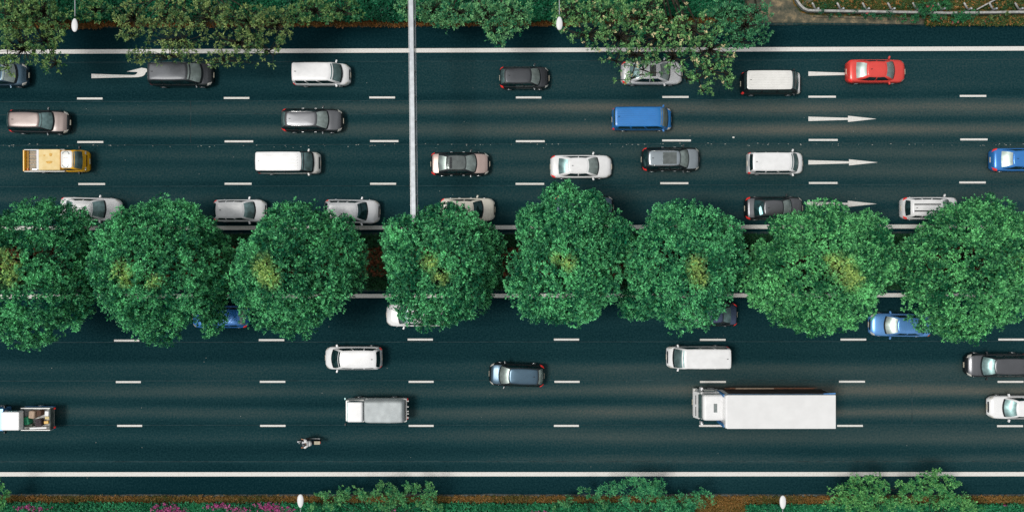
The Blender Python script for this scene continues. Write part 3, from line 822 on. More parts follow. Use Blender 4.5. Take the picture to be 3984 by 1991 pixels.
def big_lorry():
    p = P(2980, 1592, 1.5)
    r = empty('box_lorry', (p.x, p.y, .006), math.pi); tag(r, 'big lorry with a long plain white box body and a roof hatch on its cab', 'lorry', 'vehicles driving on the expressway')
    W_ = M['white2']; zc = 3.55
    # front of the vehicle is local +x
    def lx(px, z): return -(P(px, 1592, z).x - p.x)
    def ly(py, z): return -(P(2980, py, z).y - p.y)
    x0, x1 = lx(3252, 3.85), lx(2828, 3.85)
    y0, y1 = ly(1536, 3.85), ly(1667, 3.85)
    bx = box('box_body', ((x0 + x1) / 2, (y0 + y1) / 2, 2.55), (x1 - x0, y1 - y0, 2.6), W_, r, bev=.05)
    yc = (y0 + y1) / 2
    box('front_fairing', (x1 + .02, yc, 3.52), (.16, (y1 - y0) * .97, .62), M['white'], r, bev=.06)
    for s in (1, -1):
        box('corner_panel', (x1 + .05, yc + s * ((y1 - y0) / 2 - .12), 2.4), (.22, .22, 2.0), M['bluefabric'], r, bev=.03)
        box('side_panel', ((x0 + x1) / 2 - .1, yc + s * (abs(y1 - y0) / 2 + .008), 2.25), (abs(x1 - x0) * .95, .02, 1.9), mat('brown_panel', (.06, .035, .028), .75, var=.5, nscale=1.5), r)  # dark brown sheet over each side of the white box
        box('side_stripe', ((x0 + x1) / 2, yc + s * (abs(y1 - y0) / 2 + .008), 3.45), (abs(x1 - x0) * .96, .02, .14), M['bluefabric'], r)
    box('side_lower', ((x0 + x1) / 2 - .0, yc - .0, 1.02), ((x1 - x0) * .86, 2.66, .22), M['rust'], r, bev=.02)
    for s in (1, -1):
        box('side_guard', ((x0 + x1) / 2 + 1.2, yc + s * 1.31, 1.16), (3.0, .12, .10), M['card'], r, bev=.01)
        box('side_rail', ((x0 + x1) / 2 - .3, yc + s * 1.345, 1.06), ((x1 - x0) * .84, .03, .05), mat('rusty_rail', (.26, .12, .07), .7), r)
    # cab, a little off the body's centre line
    yk = yc - .16
    cx0, cx1 = lx(2822, 3.0), lx(2733, 3.0)
    fx = lx(2707, 1.0)
    bm = bmesh.new(); bm_box(bm, ((cx0 + fx) / 2, yk, 1.35), (fx - cx0, 2.12, 1.7), .20, seg=4)
    for v in bm.verts:
        if v.co.z > 1.8 and v.co.x > (cx0 + fx) / 2: v.co.x -= .10
    obj_bm('cab', bm, M['white'], r)
    box('cab_roof', ((cx0 + cx1) / 2, yk, 2.65), (cx1 - cx0, 2.02, .98), M['white'], r, bev=.34, taper=(.96, .97), seg=5)
    box('windshield', (cx1 + .02, yk, 2.50), (.08, 1.80, .52), M['glassmid'], r, rot=Matrix.Rotation(rad(-24), 4, 'Y'), bev=.03)
    box('front_panel', (cx1 + .20, yk, 1.80), (.10, 2.06, .80), M['white'], r, rot=Matrix.Rotation(rad(-20), 4, 'Y'), bev=.04)
    box('grille', (fx + .10, yk, 1.10), (.06, 1.5, .34), M['steeldark'], r, bev=.02)
    box('roof_hatch', ((cx0 + cx1) / 2 - .08, yk, 3.145), (.26, .66, .05), M['steeldark'], r, bev=.02)
    for s in (1, -1):
        box('side_window', ((cx0 + cx1) / 2 + .15, yk + s * 1.12, 2.05), (.85, .06, .5), M['glassdark'], r, bev=.02)
        box('wing_mirror', (fx - .15, yk + s * 1.32, 2.2), (.16, .24, .55), M['white'], r, bev=.05)
        box('headlight', (fx - .02, yk + s * .9, .85), (.1, .34, .22), M['lampclear'], r, bev=.03)
        tubes('mirror_arm', [([(fx - .25, yk + s * 1.1, 2.5), (fx - .15, yk + s * 1.32, 2.45)], [.03, .03])], M['trim'], r)
    box('bumper', (fx - .02, yk, .62), (.34, 2.20, .42), M['warmwhite'], r, bev=.06)
    boxes('wipers', [((cx1 + .26, yk + .5, 1.86), (.04, .7, .04)), ((cx1 + .26, yk - .4, 1.86), (.04, .7, .04))], M['trim'], r)
    box('number_plate', (fx + .19, yk, .6), (.02, .45, .13), M['plate'], r)
    for s in (1, -1): box('tail_light', (x0 - .02, yc + s * 1.0, 1.0), (.05, .3, .14), M['lampred'], r)
    box('chassis', ((x0 + fx) / 2, yc, .72), (fx - x0 - .6, .95, .26), M['trim'], r)
    for x in (fx - 1.3, x0 + 2.0):
        for s in (1, -1):
            o = link(bpy.data.objects.new('wheel', WHEEL), r); o.location = (x, yc + s * 1.08, .48); o.scale = (1.5, 1.35, 1.5)
            q = link(bpy.data.objects.new('rim', RIM), o); q.location = (0, s * .095, 0)
    c = (P(3230, 1532, 3.7)); loc = Vector((-(c.x - p.x), -(c.y - p.y), 3.55))
    box('roof_flap', loc, (.9, .10, .06), M['skyblue'], r, rot=Matrix.Rotation(rad(3), 4, 'Z'))
big_lorry()

def cargo_pickup():
    p = P(70, 1626, .9)
    r = empty('pickup_truck', (p.x, p.y, .006), math.pi); tag(r, 'blue pickup with white cab roof and cargo-filled bed at the left edge', 'pickup truck', G)
    B = M['skyblue']
    bm = bmesh.new(); bm_box(bm, (1.65, 0, .98), (1.75, 1.76, 1.05), .10, seg=3)
    obj_bm('cab', bm, B, r)
    # white roof seen from x=8..78 px
    ra = -(P(6, 1626, 2.0).x - p.x); rb = -(P(78, 1626, 2.0).x - p.x)
    box('cab_roof', ((ra + rb) / 2 + .03, 0, 1.76), (ra - rb, 1.50, .60), M['white'], r, bev=.12, taper=(.97, .95), seg=3)
    box('windshield', (ra + .14, 0, 1.62), (.06, 1.36, .52), M['glassmid'], r, rot=Matrix.Rotation(rad(-25), 4, 'Y'), bev=.02)
    x0 = -(P(198, 1626, 1.2).x - p.x); x1 = rb + .38
    xm = (x0 + x1) / 2; ln = x1 - x0
    box('load_bed', (xm, 0, .75), (ln, 1.76, .12), M['weatherwood'], r)
    for s in (1, -1):
        box('side_window', ((ra + rb) / 2, s * .755, 1.66), (.8, .05, .34), M['glassdark'], r, bev=.02)
        box('side_board', (xm, s * .86, 1.05), (ln, .06, .50), M['warmwhite'], r, bev=.015)
        box('lower_side', (xm, s * .88, .66), (ln, .05, .26), M['bluefabric'], r, bev=.01)
        box('wing_mirror', (ra + .1, s * 1.0, 1.4), (.1, .18, .26), M['trim'], r, bev=.03)
        box('tail_light', (x0 - .05, s * .75, .75), (.06, .12, .16), M['lampred'], r)
    box('tailboard', (x0 + .02, 0, 1.05), (.08, 1.70, .50), M['kerb'], r)
    box('chassis', (0, 0, .48), (4.6, .9, .2), M['trim'], r)
    wheels(r, (1.6, -1.5), .80, .33)
    W = r.matrix_basis
    def load(name, fx_, y, z, s, m, lab, cat, rz=0):
        o = box(name, (0, 0, 0), s, m, bev=min(s) * .3, seg=3); wp = W @ Vector((x0 + ln * fx_, y, z)); o.location = wp
        o.rotation_euler = (0, 0, math.pi + rad(rz)); tag(o, lab, cat, 'cargo in the blue pickup')
    load('sack', .80, .12, 1.10, (.42, .62, .58), M['greenbag'], 'green sack behind the white cab roof of the pickup', 'sack', 12)
    load('cardboard_box', .62, -.36, 1.10, (.5, .6, .55), M['card'], 'tan cardboard box beside the green sack', 'box', -6)
    load('tarpaulin_bundle', .42, .28, 1.06, (.5, .58, .42), mat('dark_bundle', (.045, .03, .035), .8, var=.5), 'large dark brown bundle in the middle of the pickup bed', 'bundle', 8)
    load('crate', .38, -.48, 1.08, (.34, .44, .5), mat('brown_crate', (.10, .05, .03), .8, var=.4), 'dark brown crate on the far side of the pickup bed', 'crate')
    load('bucket', .15, .26, 1.04, (.36, .24, .44), mat('yellow_bucket', (.78, .48, .12), .5), 'orange yellow bucket near the tailboard of the pickup', 'bucket', 4)
    load('white_box', .12, -.44, 1.06, (.34, .42, .5), M['white2'], 'white box in the rear corner of the pickup bed', 'box', -4)
    load('yellow_bag', .12, -.10, 1.04, (.34, .22, .44), mat('pale_yellow_bag', (.72, .58, .28), .7), 'pale yellow bag at the pickup tailboard between two other items', 'bag')
    load('pipe_bundle', .42, .70, 1.22, (1.35, .14, .12), M['white2'], 'white pipes lying along the near side of the pickup bed', 'pipes', 2)
    load('grey_sack', .78, .52, 1.00, (.6, .24, .36), mat('grey_sack', (.12, .13, .10), .9, var=.4), 'dull grey sack between the green sack and the pipes', 'sack')
cargo_pickup()

# ------------------------------------------------------------------ motorcycle and rider
def skinned(name, chains, m, parent=None, sub=1):
    """chains: list of [(co, r), ...]; equal coordinates are welded so the surface stays continuous"""
    V, R, E, idx = [], [], [], {}
    for ch in chains:
        prev = None
        for co, rr in ch:
            k = tuple(round(c, 4) for c in co)
            if k not in idx: idx[k] = len(V); V.append(co); R.append(rr)
            i = idx[k]
            if prev is not None and prev != i: E.append((prev, i))
            prev = i
    me = bpy.data.meshes.new(name); me.from_pydata(V, E, [])
    me.materials.append(m)
    o = link(bpy.data.objects.new(name, me), parent)
    sk = o.modifiers.new('skin', 'SKIN'); sk.use_smooth_shade = True
    for i, v in enumerate(me.skin_vertices[0].data): v.radius = (R[i], R[i]); v.use_root = (i == 0)
    sb = o.modifiers.new('sub', 'SUBSURF'); sb.levels = sub; sb.render_levels = sub
    return o

def motorcycle():
    p = P(1196, 1721, .9)
    r = empty('motorcycle', (p.x, p.y, .006), math.pi); tag(r, 'dark motorcycle with a carrier rack in the lane nearest the lower shoulder', 'motorcycle', 'motorcycle and its rider')
    for x in (.64, -.62):
        o = link(bpy.data.objects.new('wheel', WHEEL), r); o.location = (x, 0, .30); o.scale = (.94, .5, .94)
        q = link(bpy.data.objects.new('rim', RIM), o); q.scale = (1, 2.2, 1)
    tubes('frame', [([(.60, 0, .95), (.3, 0, .62), (-.1, 0, .45), (-.62, 0, .32)], [.035] * 4), ([(.2, 0, .78), (-.3, 0, .74), (-.85, 0, .86)], [.04] * 3)], M['trim'], r)
    tubes('fork', [([(.50, .08, 1.0), (.64, .08, .30)], [.025, .025]), ([(.50, -.08, 1.0), (.64, -.08, .30)], [.025, .025])], M['chrome'], r)
    tubes('handlebar', [([(.38, .36, 1.08), (.48, .2, 1.06), (.50, 0, 1.02), (.48, -.2, 1.06), (.38, -.36, 1.08)], [.016] * 5)], M['trim'], r)
    box('fuel_tank', (.22, 0, .86), (.46, .28, .22), M['darkgrey'], r, bev=.09, seg=4)
    box('seat', (-.30, 0, .84), (.62, .26, .10), M['rubber'], r, bev=.04, seg=3)
    box('engine', (.08, 0, .45), (.42, .30, .34), M['steeldark'], r, bev=.05)
    box('headlight', (.62, 0, .92), (.12, .16, .18), M['steeldark'], r, bev=.06, seg=3)
    box('carrier_rack', (-.78, 0, .94), (.46, .26, .04), M['khaki'], r, bev=.01)
    box('tail_light', (-1.0, 0, .86), (.05, .16, .08), M['lampred'], r, bev=.015)
    tubes('exhaust', [([(.1, -.18, .35), (-.4, -.2, .36), (-.9, -.21, .44)], [.03, .045, .055])], M['chrome'], r)
    for s in (1, -1):
        tubes('wing_mirror', [([(.42, s * .26, 1.07), (.46, s * .36, 1.24)], [.01, .01])], M['trim'], r)
        box('mudguard', (.64 if s > 0 else -.66, 0, .60), (.5, .12, .03), M['darkgrey'], r, bev=.01)
    # rider, seated and leaning forward
    pr = empty('person', (p.x, p.y, .006), math.pi)
    tag(pr, 'motorcyclist in a white shirt and dark helmet leaning over the handlebars', 'person', 'motorcycle and its rider')
    chains = []
    pel = (-.24, 0, .98)
    chains.append([(pel, .135), ((-.18, 0, 1.15), .13), ((-.08, 0, 1.34), .15), ((-.01, 0, 1.47), .10), ((.03, 0, 1.56), .055), ((.06, 0, 1.66), .09), ((.07, 0, 1.74), .085)])
    for s in (1, -1):
        chains.append([((-.01, 0, 1.47), .10), ((0, s * .19, 1.44), .065), ((.13, s * .30, 1.22), .045), ((.34, s * .34, 1.13), .035), ((.40, s * .34, 1.12), .038)])
        chains.append([(pel, .135), ((-.14, s * .14, .93), .10), ((.24, s * .22, .84), .072), ((.06, s * .20, .46), .05), ((.02, s * .20, .36), .04), ((.16, s * .21, .31), .035)])
        for k in range(4):   # fingers curling over the grip
            y = s * (.30 + .024 * k)
            chains.append([((.40, s * .34, 1.12), .038), ((.425, y, 1.115), .012), ((.445 - .003 * abs(k - 1), y, 1.095), .010), ((.43, y, 1.07), .009)])
        chains.append([((.40, s * .34, 1.12), .038), ((.385, s * .30, 1.10), .013), ((.40, s * .28, 1.075), .010)])
    skinned('body', chains, M['skin'], pr)
    sh = [[((-.28, 0, 1.0), .21), ((-.22, 0, 1.15), .245), ((-.11, 0, 1.34), .25), ((-.01, 0, 1.46), .16)]]
    for s in (1, -1): sh.append([((-.01, 0, 1.46), .16), ((0, s * .21, 1.43), .13), ((.12, s * .31, 1.24), .085), ((.17, s * .32, 1.19), .075)])
    skinned('shirt', sh, M['shirt'], pr)
    tr = []
    for s in (1, -1): tr.append([(pel, .15), ((-.14, s * .14, .93), .12), ((.24, s * .22, .84), .088), ((.06, s * .20, .46), .065), ((.03, s * .20, .38), .06)])
    skinned('trousers', tr, M['trousers'], pr)
    bm = bmesh.new(); bmesh.ops.create_uvsphere(bm, u_segments=20, v_segments=14, radius=.145)
    bmesh.ops.transform(bm, matrix=Matrix.Translation((.07, 0, 1.74)) @ Matrix.Diagonal((1.08, .95, .98, 1)), verts=bm.verts)
    bmesh.ops.delete(bm, geom=[v for v in bm.verts if v.co.z < 1.66], context='VERTS')
    obj_bm('helmet', bm, M['helmet'], pr, True)
    for s in (1, -1): box('shoe', (.12, s * .21, .30), (.26, .10, .09), M['rubber'], pr, bev=.03)
motorcycle()

# ------------------------------------------------------------------ gantry
def gantry():
    z1, z0 = 6.9, 6.15
    a = P(1597, -260, z1); b = P(1611, 905, z1)
    d = (b - a); ln = d.length; ang = math.atan2(d.y, d.x)
    r = empty('sign_gantry', (a.x, a.y, .16), ang)
    tag(r, 'pale grey steel gantry beam spanning the upper carriageway', 'gantry')
    z1 -= .16; z0 -= .16
    # local x runs down the picture, local +y is to the right in the picture
    box('beam_top', (ln / 2, -.02, z1), (ln, .30, .07), M['steel'], r, bev=.01)
    box('beam_web', (ln / 2, .10, (z1 + z0) / 2), (ln, .03, z1 - z0 - .08), M['steel'], r)
    box('conduit', (ln / 2, -.215, z1 + .0), (ln, .03, .05), M['chrome'], r)
    box('bottom_chord', (ln / 2, .19, z0 + .05), (ln, .05, .10), M['steel'], r)
    box('cable_tray', (ln / 2, -.17, z1 - .14), (ln, .03, .05), M['steeldark'], r)
    lst = []; n = int(ln / 1.7)
    for i in range(n):
        x = ln * (i + .5) / n
        lst.append(((x, .15, (z1 + z0) / 2), (.06, .10, z1 - z0)))
        lst.append(((x + .42, .155, (z1 + z0) / 2), (1.15, .03, .05), Matrix.Rotation(rad(48), 4, 'Y')))
    boxes('bracing', lst, M['steeldark'], r)
    for i, x in enumerate((ln - .3, .6)):
        tubes('column', [([(x, 0, 0), (x, 0, z1 - .04)], [.19, .15])], M['steel'], r, 12)
        box('base_plate', (x, 0, .04), (.6, .6, .08), M['steeldark'], r, bev=.01)
gantry()

# ------------------------------------------------------------------ street lamps
def lamp(px, py, s, label):
    z = 10.6
    c = P(px, py, z)
    yb = P(px, -40 if s > 0 else IH + 45, 0).y
    base = (c.x, yb, .13)
    r = empty('street_lamp', base); tag(r, label, 'street lamp', 'street lamps along the road edges')
    dy = c.y - yb
    tubes('pole', [([(0, 0, 0), (0, 0, z * .6), (0, 0, z - .35)], [.11, .085, .06])], M['steel'], r, 10)
    tubes('arm', [([(0, 0, z - .36), (0, dy * .06, z - .14), (0, dy * .2, z - .05), (0, dy * .9, z - .03)], [.045, .04, .035, .03])], M['steel'], r)
    bm = bmesh.new(); bmesh.ops.create_uvsphere(bm, u_segments=20, v_segments=12, radius=1)
    for v in bm.verts:
        t = v.co.y * -s
        v.co = Vector((v.co.x * .215 * (1 + .12 * v.co.y * -s), v.co.y * .46, (v.co.z * .10 if v.co.z > 0 else v.co.z * .04)))
    bmesh.ops.translate(bm, vec=(0, dy, z), verts=bm.verts)
    obj_bm('lamp_head', bm, M['white2'], r, True)
    box('lens', (0, dy, z - .045), (.24, .5, .03), M['glasspale'], r, bev=.01)
lamp(295, 101, 1, 'white oval street lamp head beside the olive trees in the upper left')
lamp(2176, 94, 1, 'street lamp head at the top edge just left of the flowering tree')
lamp(1171, 1945, -1, 'white street lamp at the lower edge beside the magenta flowers')
lamp(3043, 1950, -1, 'white street lamp at the lower edge left of the broad green shrub')

# ------------------------------------------------------------------ crash barrier, top right
def barrier():
    z = .82
    pts = [(3040,-120),(3092,-30),(3100,0),(3112,18),(3128,34),(3146,41),(3180,42),(3484,47),(3700,51),(3984,47),(4300,42),(4700,40)]
    W = [P(x, y, z) for x, y in pts]
    o = W[6]
    r = empty('crash_barrier', (o.x, o.y, .13)); tag(r, 'long grey crash barrier that curves away at its end beside bare dirt', 'barrier')
    L = [Vector((w.x - o.x, w.y - o.y, z - .13)) for w in W]
    # ribbed rail profile swept along
    prof = [(-.13, -.02), (-.12, .05), (-.05, .075), (0, .05), (.05, .075), (.11, .05), (.13, -.02)]
    V, Fc = [], []; n = len(prof)
    for i, p in enumerate(L):
        d = (L[min(i + 1, len(L) - 1)] - L[max(i - 1, 0)]); d.z = 0; d.normalize(); s = Vector((-d.y, d.x, 0))
        for a, b in prof: V.append(p + s * a * .72 + Vector((0, 0, b)))
    for i in range(len(L) - 1):
        for j in range(n - 1):
            a = i * n + j; Fc.append((a, a + n, a + n + 1, a + 1))
    obj_pd('rail', V, Fc, M['weatherwood'], r, smooth=False)
    V2 = []
    for i, p in enumerate(L):
        d = (L[min(i + 1, len(L) - 1)] - L[max(i - 1, 0)]); d.z = 0; d.normalize(); s = Vector((-d.y, d.x, 0))
        V2 += [p + s * .096 + Vector((0, 0, -.02)), p + s * .096 + Vector((0, 0, -.28)), p - s * .096 + Vector((0, 0, -.28)), p - s * .096 + Vector((0, 0, -.02))]
    F2 = []
    for i in range(len(L) - 1):
        for j in (0, 1, 2): F2.append((i * 4 + j, i * 4 + j + 1, i * 4 + j + 5, i * 4 + j + 4))
    obj_pd('rail_skirt', V2, F2, M['steeldark'], r, smooth=False)
    for x in (3180, 3277, 3376, 3475, 3573, 3670, 3773, 3871, 3972, 4072, 4172):
        a = P(x, 36, .6); b = P(x - 17, 8, 1.0)
        a = Vector((a.x - o.x, a.y - o.y, 0)); b = Vector((b.x - o.x, b.y - o.y, 0))
        box('post', (a.x, a.y - .02, .36), (.13, .13, .72), M['steel'], r, bev=.01)
        tubes('brace', [([(a.x - .12, a.y, .38), (b.x + .1, b.y - .1, .62), (b.x, b.y, .66)], [.10, .09, .07])], M['weatherwood'], r, 4)
    return o
barrier()
a = P(3800, 38, .6); b = P(3905, -18, .8)
rl = empty('fence_rail', (a.x, a.y, .13)); tag(rl, 'diagonal grey rail meeting the crash barrier near the right edge', 'fence rail')
tubes('rail', [([(0, 0, .46), (b.x - a.x, b.y - a.y, .55), ((b.x - a.x) * 2, (b.y - a.y) * 2, .6)], [.06, .06, .06])], M['weatherwood'], rl, 6)
box('post', ((b.x - a.x) * .62, (b.y - a.y) * .62 - .0, .22), (.16, .16, .44), M['dirt'], rl, bev=.02)
a = P(3122, 20, .5); b = P(3165, -8, .6)
pl = empty('broken_plank', (a.x, a.y, .13)); tag(pl, 'pale weathered plank inside the curve of the crash barrier', 'plank')
box('board', ((b.x - a.x) * .7, (b.y - a.y) * .7, .25), (1.6, .26, .06), M['dirt'], pl, rot=Matrix.Rotation(math.atan2(b.y - a.y, b.x - a.x), 4, 'Z') @ Matrix.Rotation(rad(-8), 4, 'Y'))

# bare dirt patch and ledge, top right
pts = [(2890,-20),(2900,60),(2960,91),(3120,91),(3300,92),(3480,96),(3560,99),(3610,94),(3600,82),(3420,75),(3240,70),(3150,62),(3110,50),(3085,20),(3075,-20)]
dp = flat('dirt_path', [P(*p)[:2] for p in pts], 0.145, M['dirt']); tag(dp, kind='structure')
a = P(3390, 70, .2); led = box('ledge', (0, 0, 0), (9.2, .16, .10), M['dirt'], bev=.02); led.location = (a.x, a.y, .19); led.rotation_euler = (0, 0, rad(-1.6)); tag(led, kind='structure')

# ------------------------------------------------------------------ foliage
def unit(v): return v / np.maximum(np.linalg.norm(v, axis=1, keepdims=True), 1e-9)

def leaf_arrays(Pn, Nn, S, K, tint, rg, spread=(.5, 1.25), asp=.42, jitter=.18):
    n = len(Pn)
    ref = rg.normal(size=(n, 3)); t1 = unit(np.cross(Nn, ref)); t2 = np.cross(Nn, t1)
    ph = (np.arange(K)[None, :] * 2 * np.pi / K + rg.uniform(0, 6.28, (n, 1)) + rg.normal(0, .3, (n, K)))
    al = rg.uniform(spread[0], spread[1], (n, K))
    D = np.cos(al)[..., None] * Nn[:, None, :] + np.sin(al)[..., None] * (np.cos(ph)[..., None] * t1[:, None, :] + np.sin(ph)[..., None] * t2[:, None, :])
    Wd = np.cross(D, Nn[:, None, :]); Wd /= np.maximum(np.linalg.norm(Wd, axis=2, keepdims=True), 1e-6)
    Ls = (S[:, None] * rg.uniform(.75, 1.2, (n, K)))[..., None]
    base = Pn[:, None, :] + rg.normal(0, 1, (n, K, 3)) * S[:, None, None] * .18
    v0 = base; v1 = base + D * Ls * .55 + Wd * Ls * asp * .5; v3 = base + D * Ls * .55 - Wd * Ls * asp * .5
    v2 = base + D * Ls; v2[..., 2] -= (Ls[..., 0] * .12)
    V = np.stack([v0, v1, v2, v3], axis=2).reshape(-1, 3)
    tn = tint[:, None, :] * (1 + rg.normal(0, jitter, (n, K, 1)))
    tn = np.clip(tn, .001, .95)
    Cc = np.repeat(tn.reshape(-1, 3), 4, axis=0)
    return V, Cc

def leaf_object(name, V, Cc, parent=None, m=None):
    me = bpy.data.meshes.new(name); nv = len(V); nf = nv // 4
    me.vertices.add(nv); me.vertices.foreach_set('co', V.astype(np.float32).ravel())
    me.loops.add(nv); me.loops.foreach_set('vertex_index', np.arange(nv, dtype=np.int32))
    me.polygons.add(nf); me.polygons.foreach_set('loop_start', np.arange(0, nv, 4, dtype=np.int32))
    me.polygons.foreach_set('loop_total', np.full(nf, 4, dtype=np.int32))
    ca = me.color_attributes.new('leaf_tint', 'FLOAT_COLOR', 'POINT')
    ca.data.foreach_set('color', np.concatenate([Cc, np.ones((nv, 1))], axis=1).astype(np.float32).ravel())
    me.materials.append(m or M['leaf']); me.update(calc_edges=True)
    return link(bpy.data.objects.new(name, me), parent)

def sphere_dirs(n, rg, zmin=-.35):
    z = rg.uniform(zmin, 1, n); a = rg.uniform(0, 2 * np.pi, n); s = np.sqrt(1 - z * z)
    return np.stack([s * np.cos(a), s * np.sin(a), z], axis=1)

DP = 1.547
def round_tree(label, lobes, seed, yel=(), base=(.005, .12, .056), hue=(.20, .78, .31), leaf=.15, dens=1.0, trunk_px=None, group='round trees on the median'):
    """lobes in display pixels: (cx, cy, rx, ry, zc, rz)"""
    rg = np.random.default_rng(seed)
    mn = lobes[0]
    tp = P(mn[0] * DP, 1025 if trunk_px is None else trunk_px, 3.0)
    r = empty('round_tree', (tp.x, tp.y, .16)); tag(r, label, 'tree', group)
    O = np.array([tp.x, tp.y, .16])
    Ps, Ns, Ss, centers, lum = [], [], [], [], []
    E = []
    for (cx, cy, rx, ry, zc, rz) in lobes:
        c = P(cx * DP, cy * DP, zc); k = pxm(zc)
        E.append((np.array(c), np.array([rx * DP / k, ry * DP / k, rz])))
    for li, (c, R) in enumerate(E):
        Rm = (R[0] + R[1]) / 2
        # boughs: bumps spread over the lobe
        d = sphere_dirs(int(Rm * Rm * 9) + 12, rg, -.25); keep = []
        D2 = sphere_dirs(int(Rm * 5) + 5, rg, -.2); th2 = rg.uniform(1.2, 2.1, len(D2)) / Rm; h2 = rg.uniform(.3, 1.0, len(D2))
        th0 = .62 / Rm
        for i in range(len(d)):
            if all(np.dot(d[i], d[j]) < math.cos(th0 * .95) for j in keep): keep.append(i)
        d = d[keep]; th = th0 * rg.uniform(.75, 1.45, len(d)); hgt = rg.uniform(.55, 1.15, len(d)); bl = rg.normal(0, .12, len(d))
        for q in range(0, len(d), 3): centers.append(c + d[q] * R * .8)
        area = 2 * math.pi * 1.3 * (R[0] * R[1] + R[0] * R[2] + R[1] * R[2]) / 3
        for layer, (dn, rr) in enumerate(((8.5, 1.0), (5.5, .90), (11, .77), (7, .88))):
            n = int(area * dn * dens)
            if layer == 3: n = n // 4
            u = sphere_dirs(n, rg, -.32 if layer < 3 else .62)
            ang = np.arccos(np.clip(u @ d.T, -1, 1)) / th[None, :]
            prof = np.where(ang < 1.25, np.sqrt(np.clip(1 - (ang / 1.25) ** 2, 0, 1)), 0) * hgt[None, :]
            k = prof.argmax(1); bump = prof[np.arange(n), k]
            amp = .52
            ang2 = np.arccos(np.clip(u @ D2.T, -1, 1)) / th2[None, :]
            big = (np.where(ang2 < 1, np.sqrt(np.clip(1 - ang2 ** 2, 0, 1)), 0) * h2[None, :]).max(1)
            rad_ = R[None, :] * rr + (bump * amp - amp * .85 + big * .95 - .68)[:, None] + rg.normal(0, .16, (n, 1))
            pos = c + u * rad_
            ok = (bump > .05) | (rg.uniform(0, 1, n) < .6)
            for lj, (c2, R2) in enumerate(E):
                if lj != li: ok &= (((pos - c2) / R2) ** 2).sum(1) > .62
            nn = unit(u * .55 + (u - d[k]) * 1.1 / th[k][:, None] * .5 + np.array([0, 0, .65]) + rg.normal(0, .16, (n, 3)))
            pos, nn, bb = pos[ok], nn[ok], bl[k][ok]
            if layer < 2:      # every twig end carries a dome of small rosettes
                q = len(pos); sub = 5
                o_ = unit(rg.normal(size=(q, sub, 3)).reshape(-1, 3)).reshape(q, sub, 3)
                dt = (o_ * nn[:, None, :]).sum(2, keepdims=True); o_ = o_ + nn[:, None, :] * (np.abs(dt) - dt + .25)
                o_ = o_ / np.linalg.norm(o_, axis=2, keepdims=True)
                rr_ = rg.uniform(.09, .21, (q, 1, 1))
                pos = (pos[:, None, :] + o_ * rr_).reshape(-1, 3)
                nn = unit((o_ * .8 + nn[:, None, :] * .8).reshape(-1, 3)); bb = np.repeat(bb + rg.normal(0, .10, q), sub)
            Ps.append(pos); Ns.append(nn); Ss.append((leaf if layer < 2 else leaf * 1.6) * rg.uniform(.8, 1.25, len(pos))); lum.append(bb)
    Pn = np.concatenate(Ps); Nn = np.concatenate(Ns); S = np.concatenate(Ss); lum = np.concatenate(lum)
    n = len(Pn)
    mixv = np.clip(rg.normal(.30, .34, n) + lum * 1.8, 0, 1)[:, None]
    tint = np.array(base) * (1 - mixv) + np.array(hue) * mixv
    for (yx, yy, yr) in yel:
        yc = P(yx * DP, yy * DP, 9.0); dd = np.hypot(Pn[:, 0] - yc.x, Pn[:, 1] - yc.y) / (yr * DP / pxm(9))
        w = (np.clip(1.5 - dd, 0, 1) * (rg.uniform(0, 1, n) ** .6) * (Pn[:, 2] > 6))[:, None]
        tint = tint * (1 - w) + np.array([.50, .70, .19]) * w
    V, Cc = leaf_arrays(Pn - O, Nn, S, 6, tint, rg, asp=.46, spread=(.15, 1.0), jitter=.22)
    leaf_object('crown', V, Cc, r)
    # trunk and limbs
    Lb = []
    fork = Vector((rg.normal(0, .1), rg.normal(0, .1), 2.6))
    Lb.append(([(0, 0, -.02), (fork.x * .4, fork.y * .4, 1.2), fork], [.30, .23, .19]))
    pick = rg.choice(len(centers), min(26, len(centers)), replace=False)
    for k in pick:
        e = Vector(centers[k] - O); m1 = fork.lerp(e, .5) + Vector((rg.normal(0, .2), rg.normal(0, .2), .3))
        Lb.append(([fork, m1, e], [.12, .07, .025]))
    tubes('trunk', Lb, M['bark'], r, 6)
    return r

T = round_tree
T('round median tree cut off by the left edge', [(75,720,160,140,6.4,3.4),(110,575,130,72,5.2,2.2),(195,690,58,120,4.4,2.4),(40,640,150,110,6,2.8)], 11, [(5,660,30),(20,700,22)])
T('round median tree with a dark low right flank and two yellow patches', [(398,700,158,155,6.5,3.7),(425,568,118,72,5.4,2.4),(540,715,50,130,3.9,2.0),(360,640,120,110,6.2,3.0)], 12, [(312,685,26),(398,705,16),(325,705,16)])
T('round median tree left of the brown gap in the planting', [(735,695,148,148,6.5,3.7),(745,575,92,60,5.5,2.2),(850,640,70,110,4.8,2.6),(626,690,34,80,4.2,2.0)], 13, [(668,672,28),(690,700,24)])
T('round median tree under the gantry end right of the brown gap', [(1105,690,132,142,6.5,3.6),(1125,565,80,50,5.4,2.0),(1222,665,40,110,3.9,2.2),(1050,620,80,90,5.8,2.6)], 14, [(1082,660,20),(1112,695,18)])
T('round median tree with a lobe reaching far into the upper carriageway', [(1418,695,140,138,6.5,3.6),(1435,548,98,62,5.6,2.4),(1488,522,36,34,5.6,1.5),(1340,570,50,50,5,2),(1410,500,38,34,5.8,1.6),(1548,600,46,60,4.4,2)], 15, [(1400,650,14),(1428,662,18)])
T('narrower round median tree with a long yellow streak', [(1722,690,130,135,6.5,3.6),(1715,568,92,58,5.4,2.2),(1830,640,38,90,4.4,2.2),(1595,755,40,46,3.6,1.5),(1670,640,90,90,6,2.8)], 16, [(1748,665,20),(1755,700,20)])
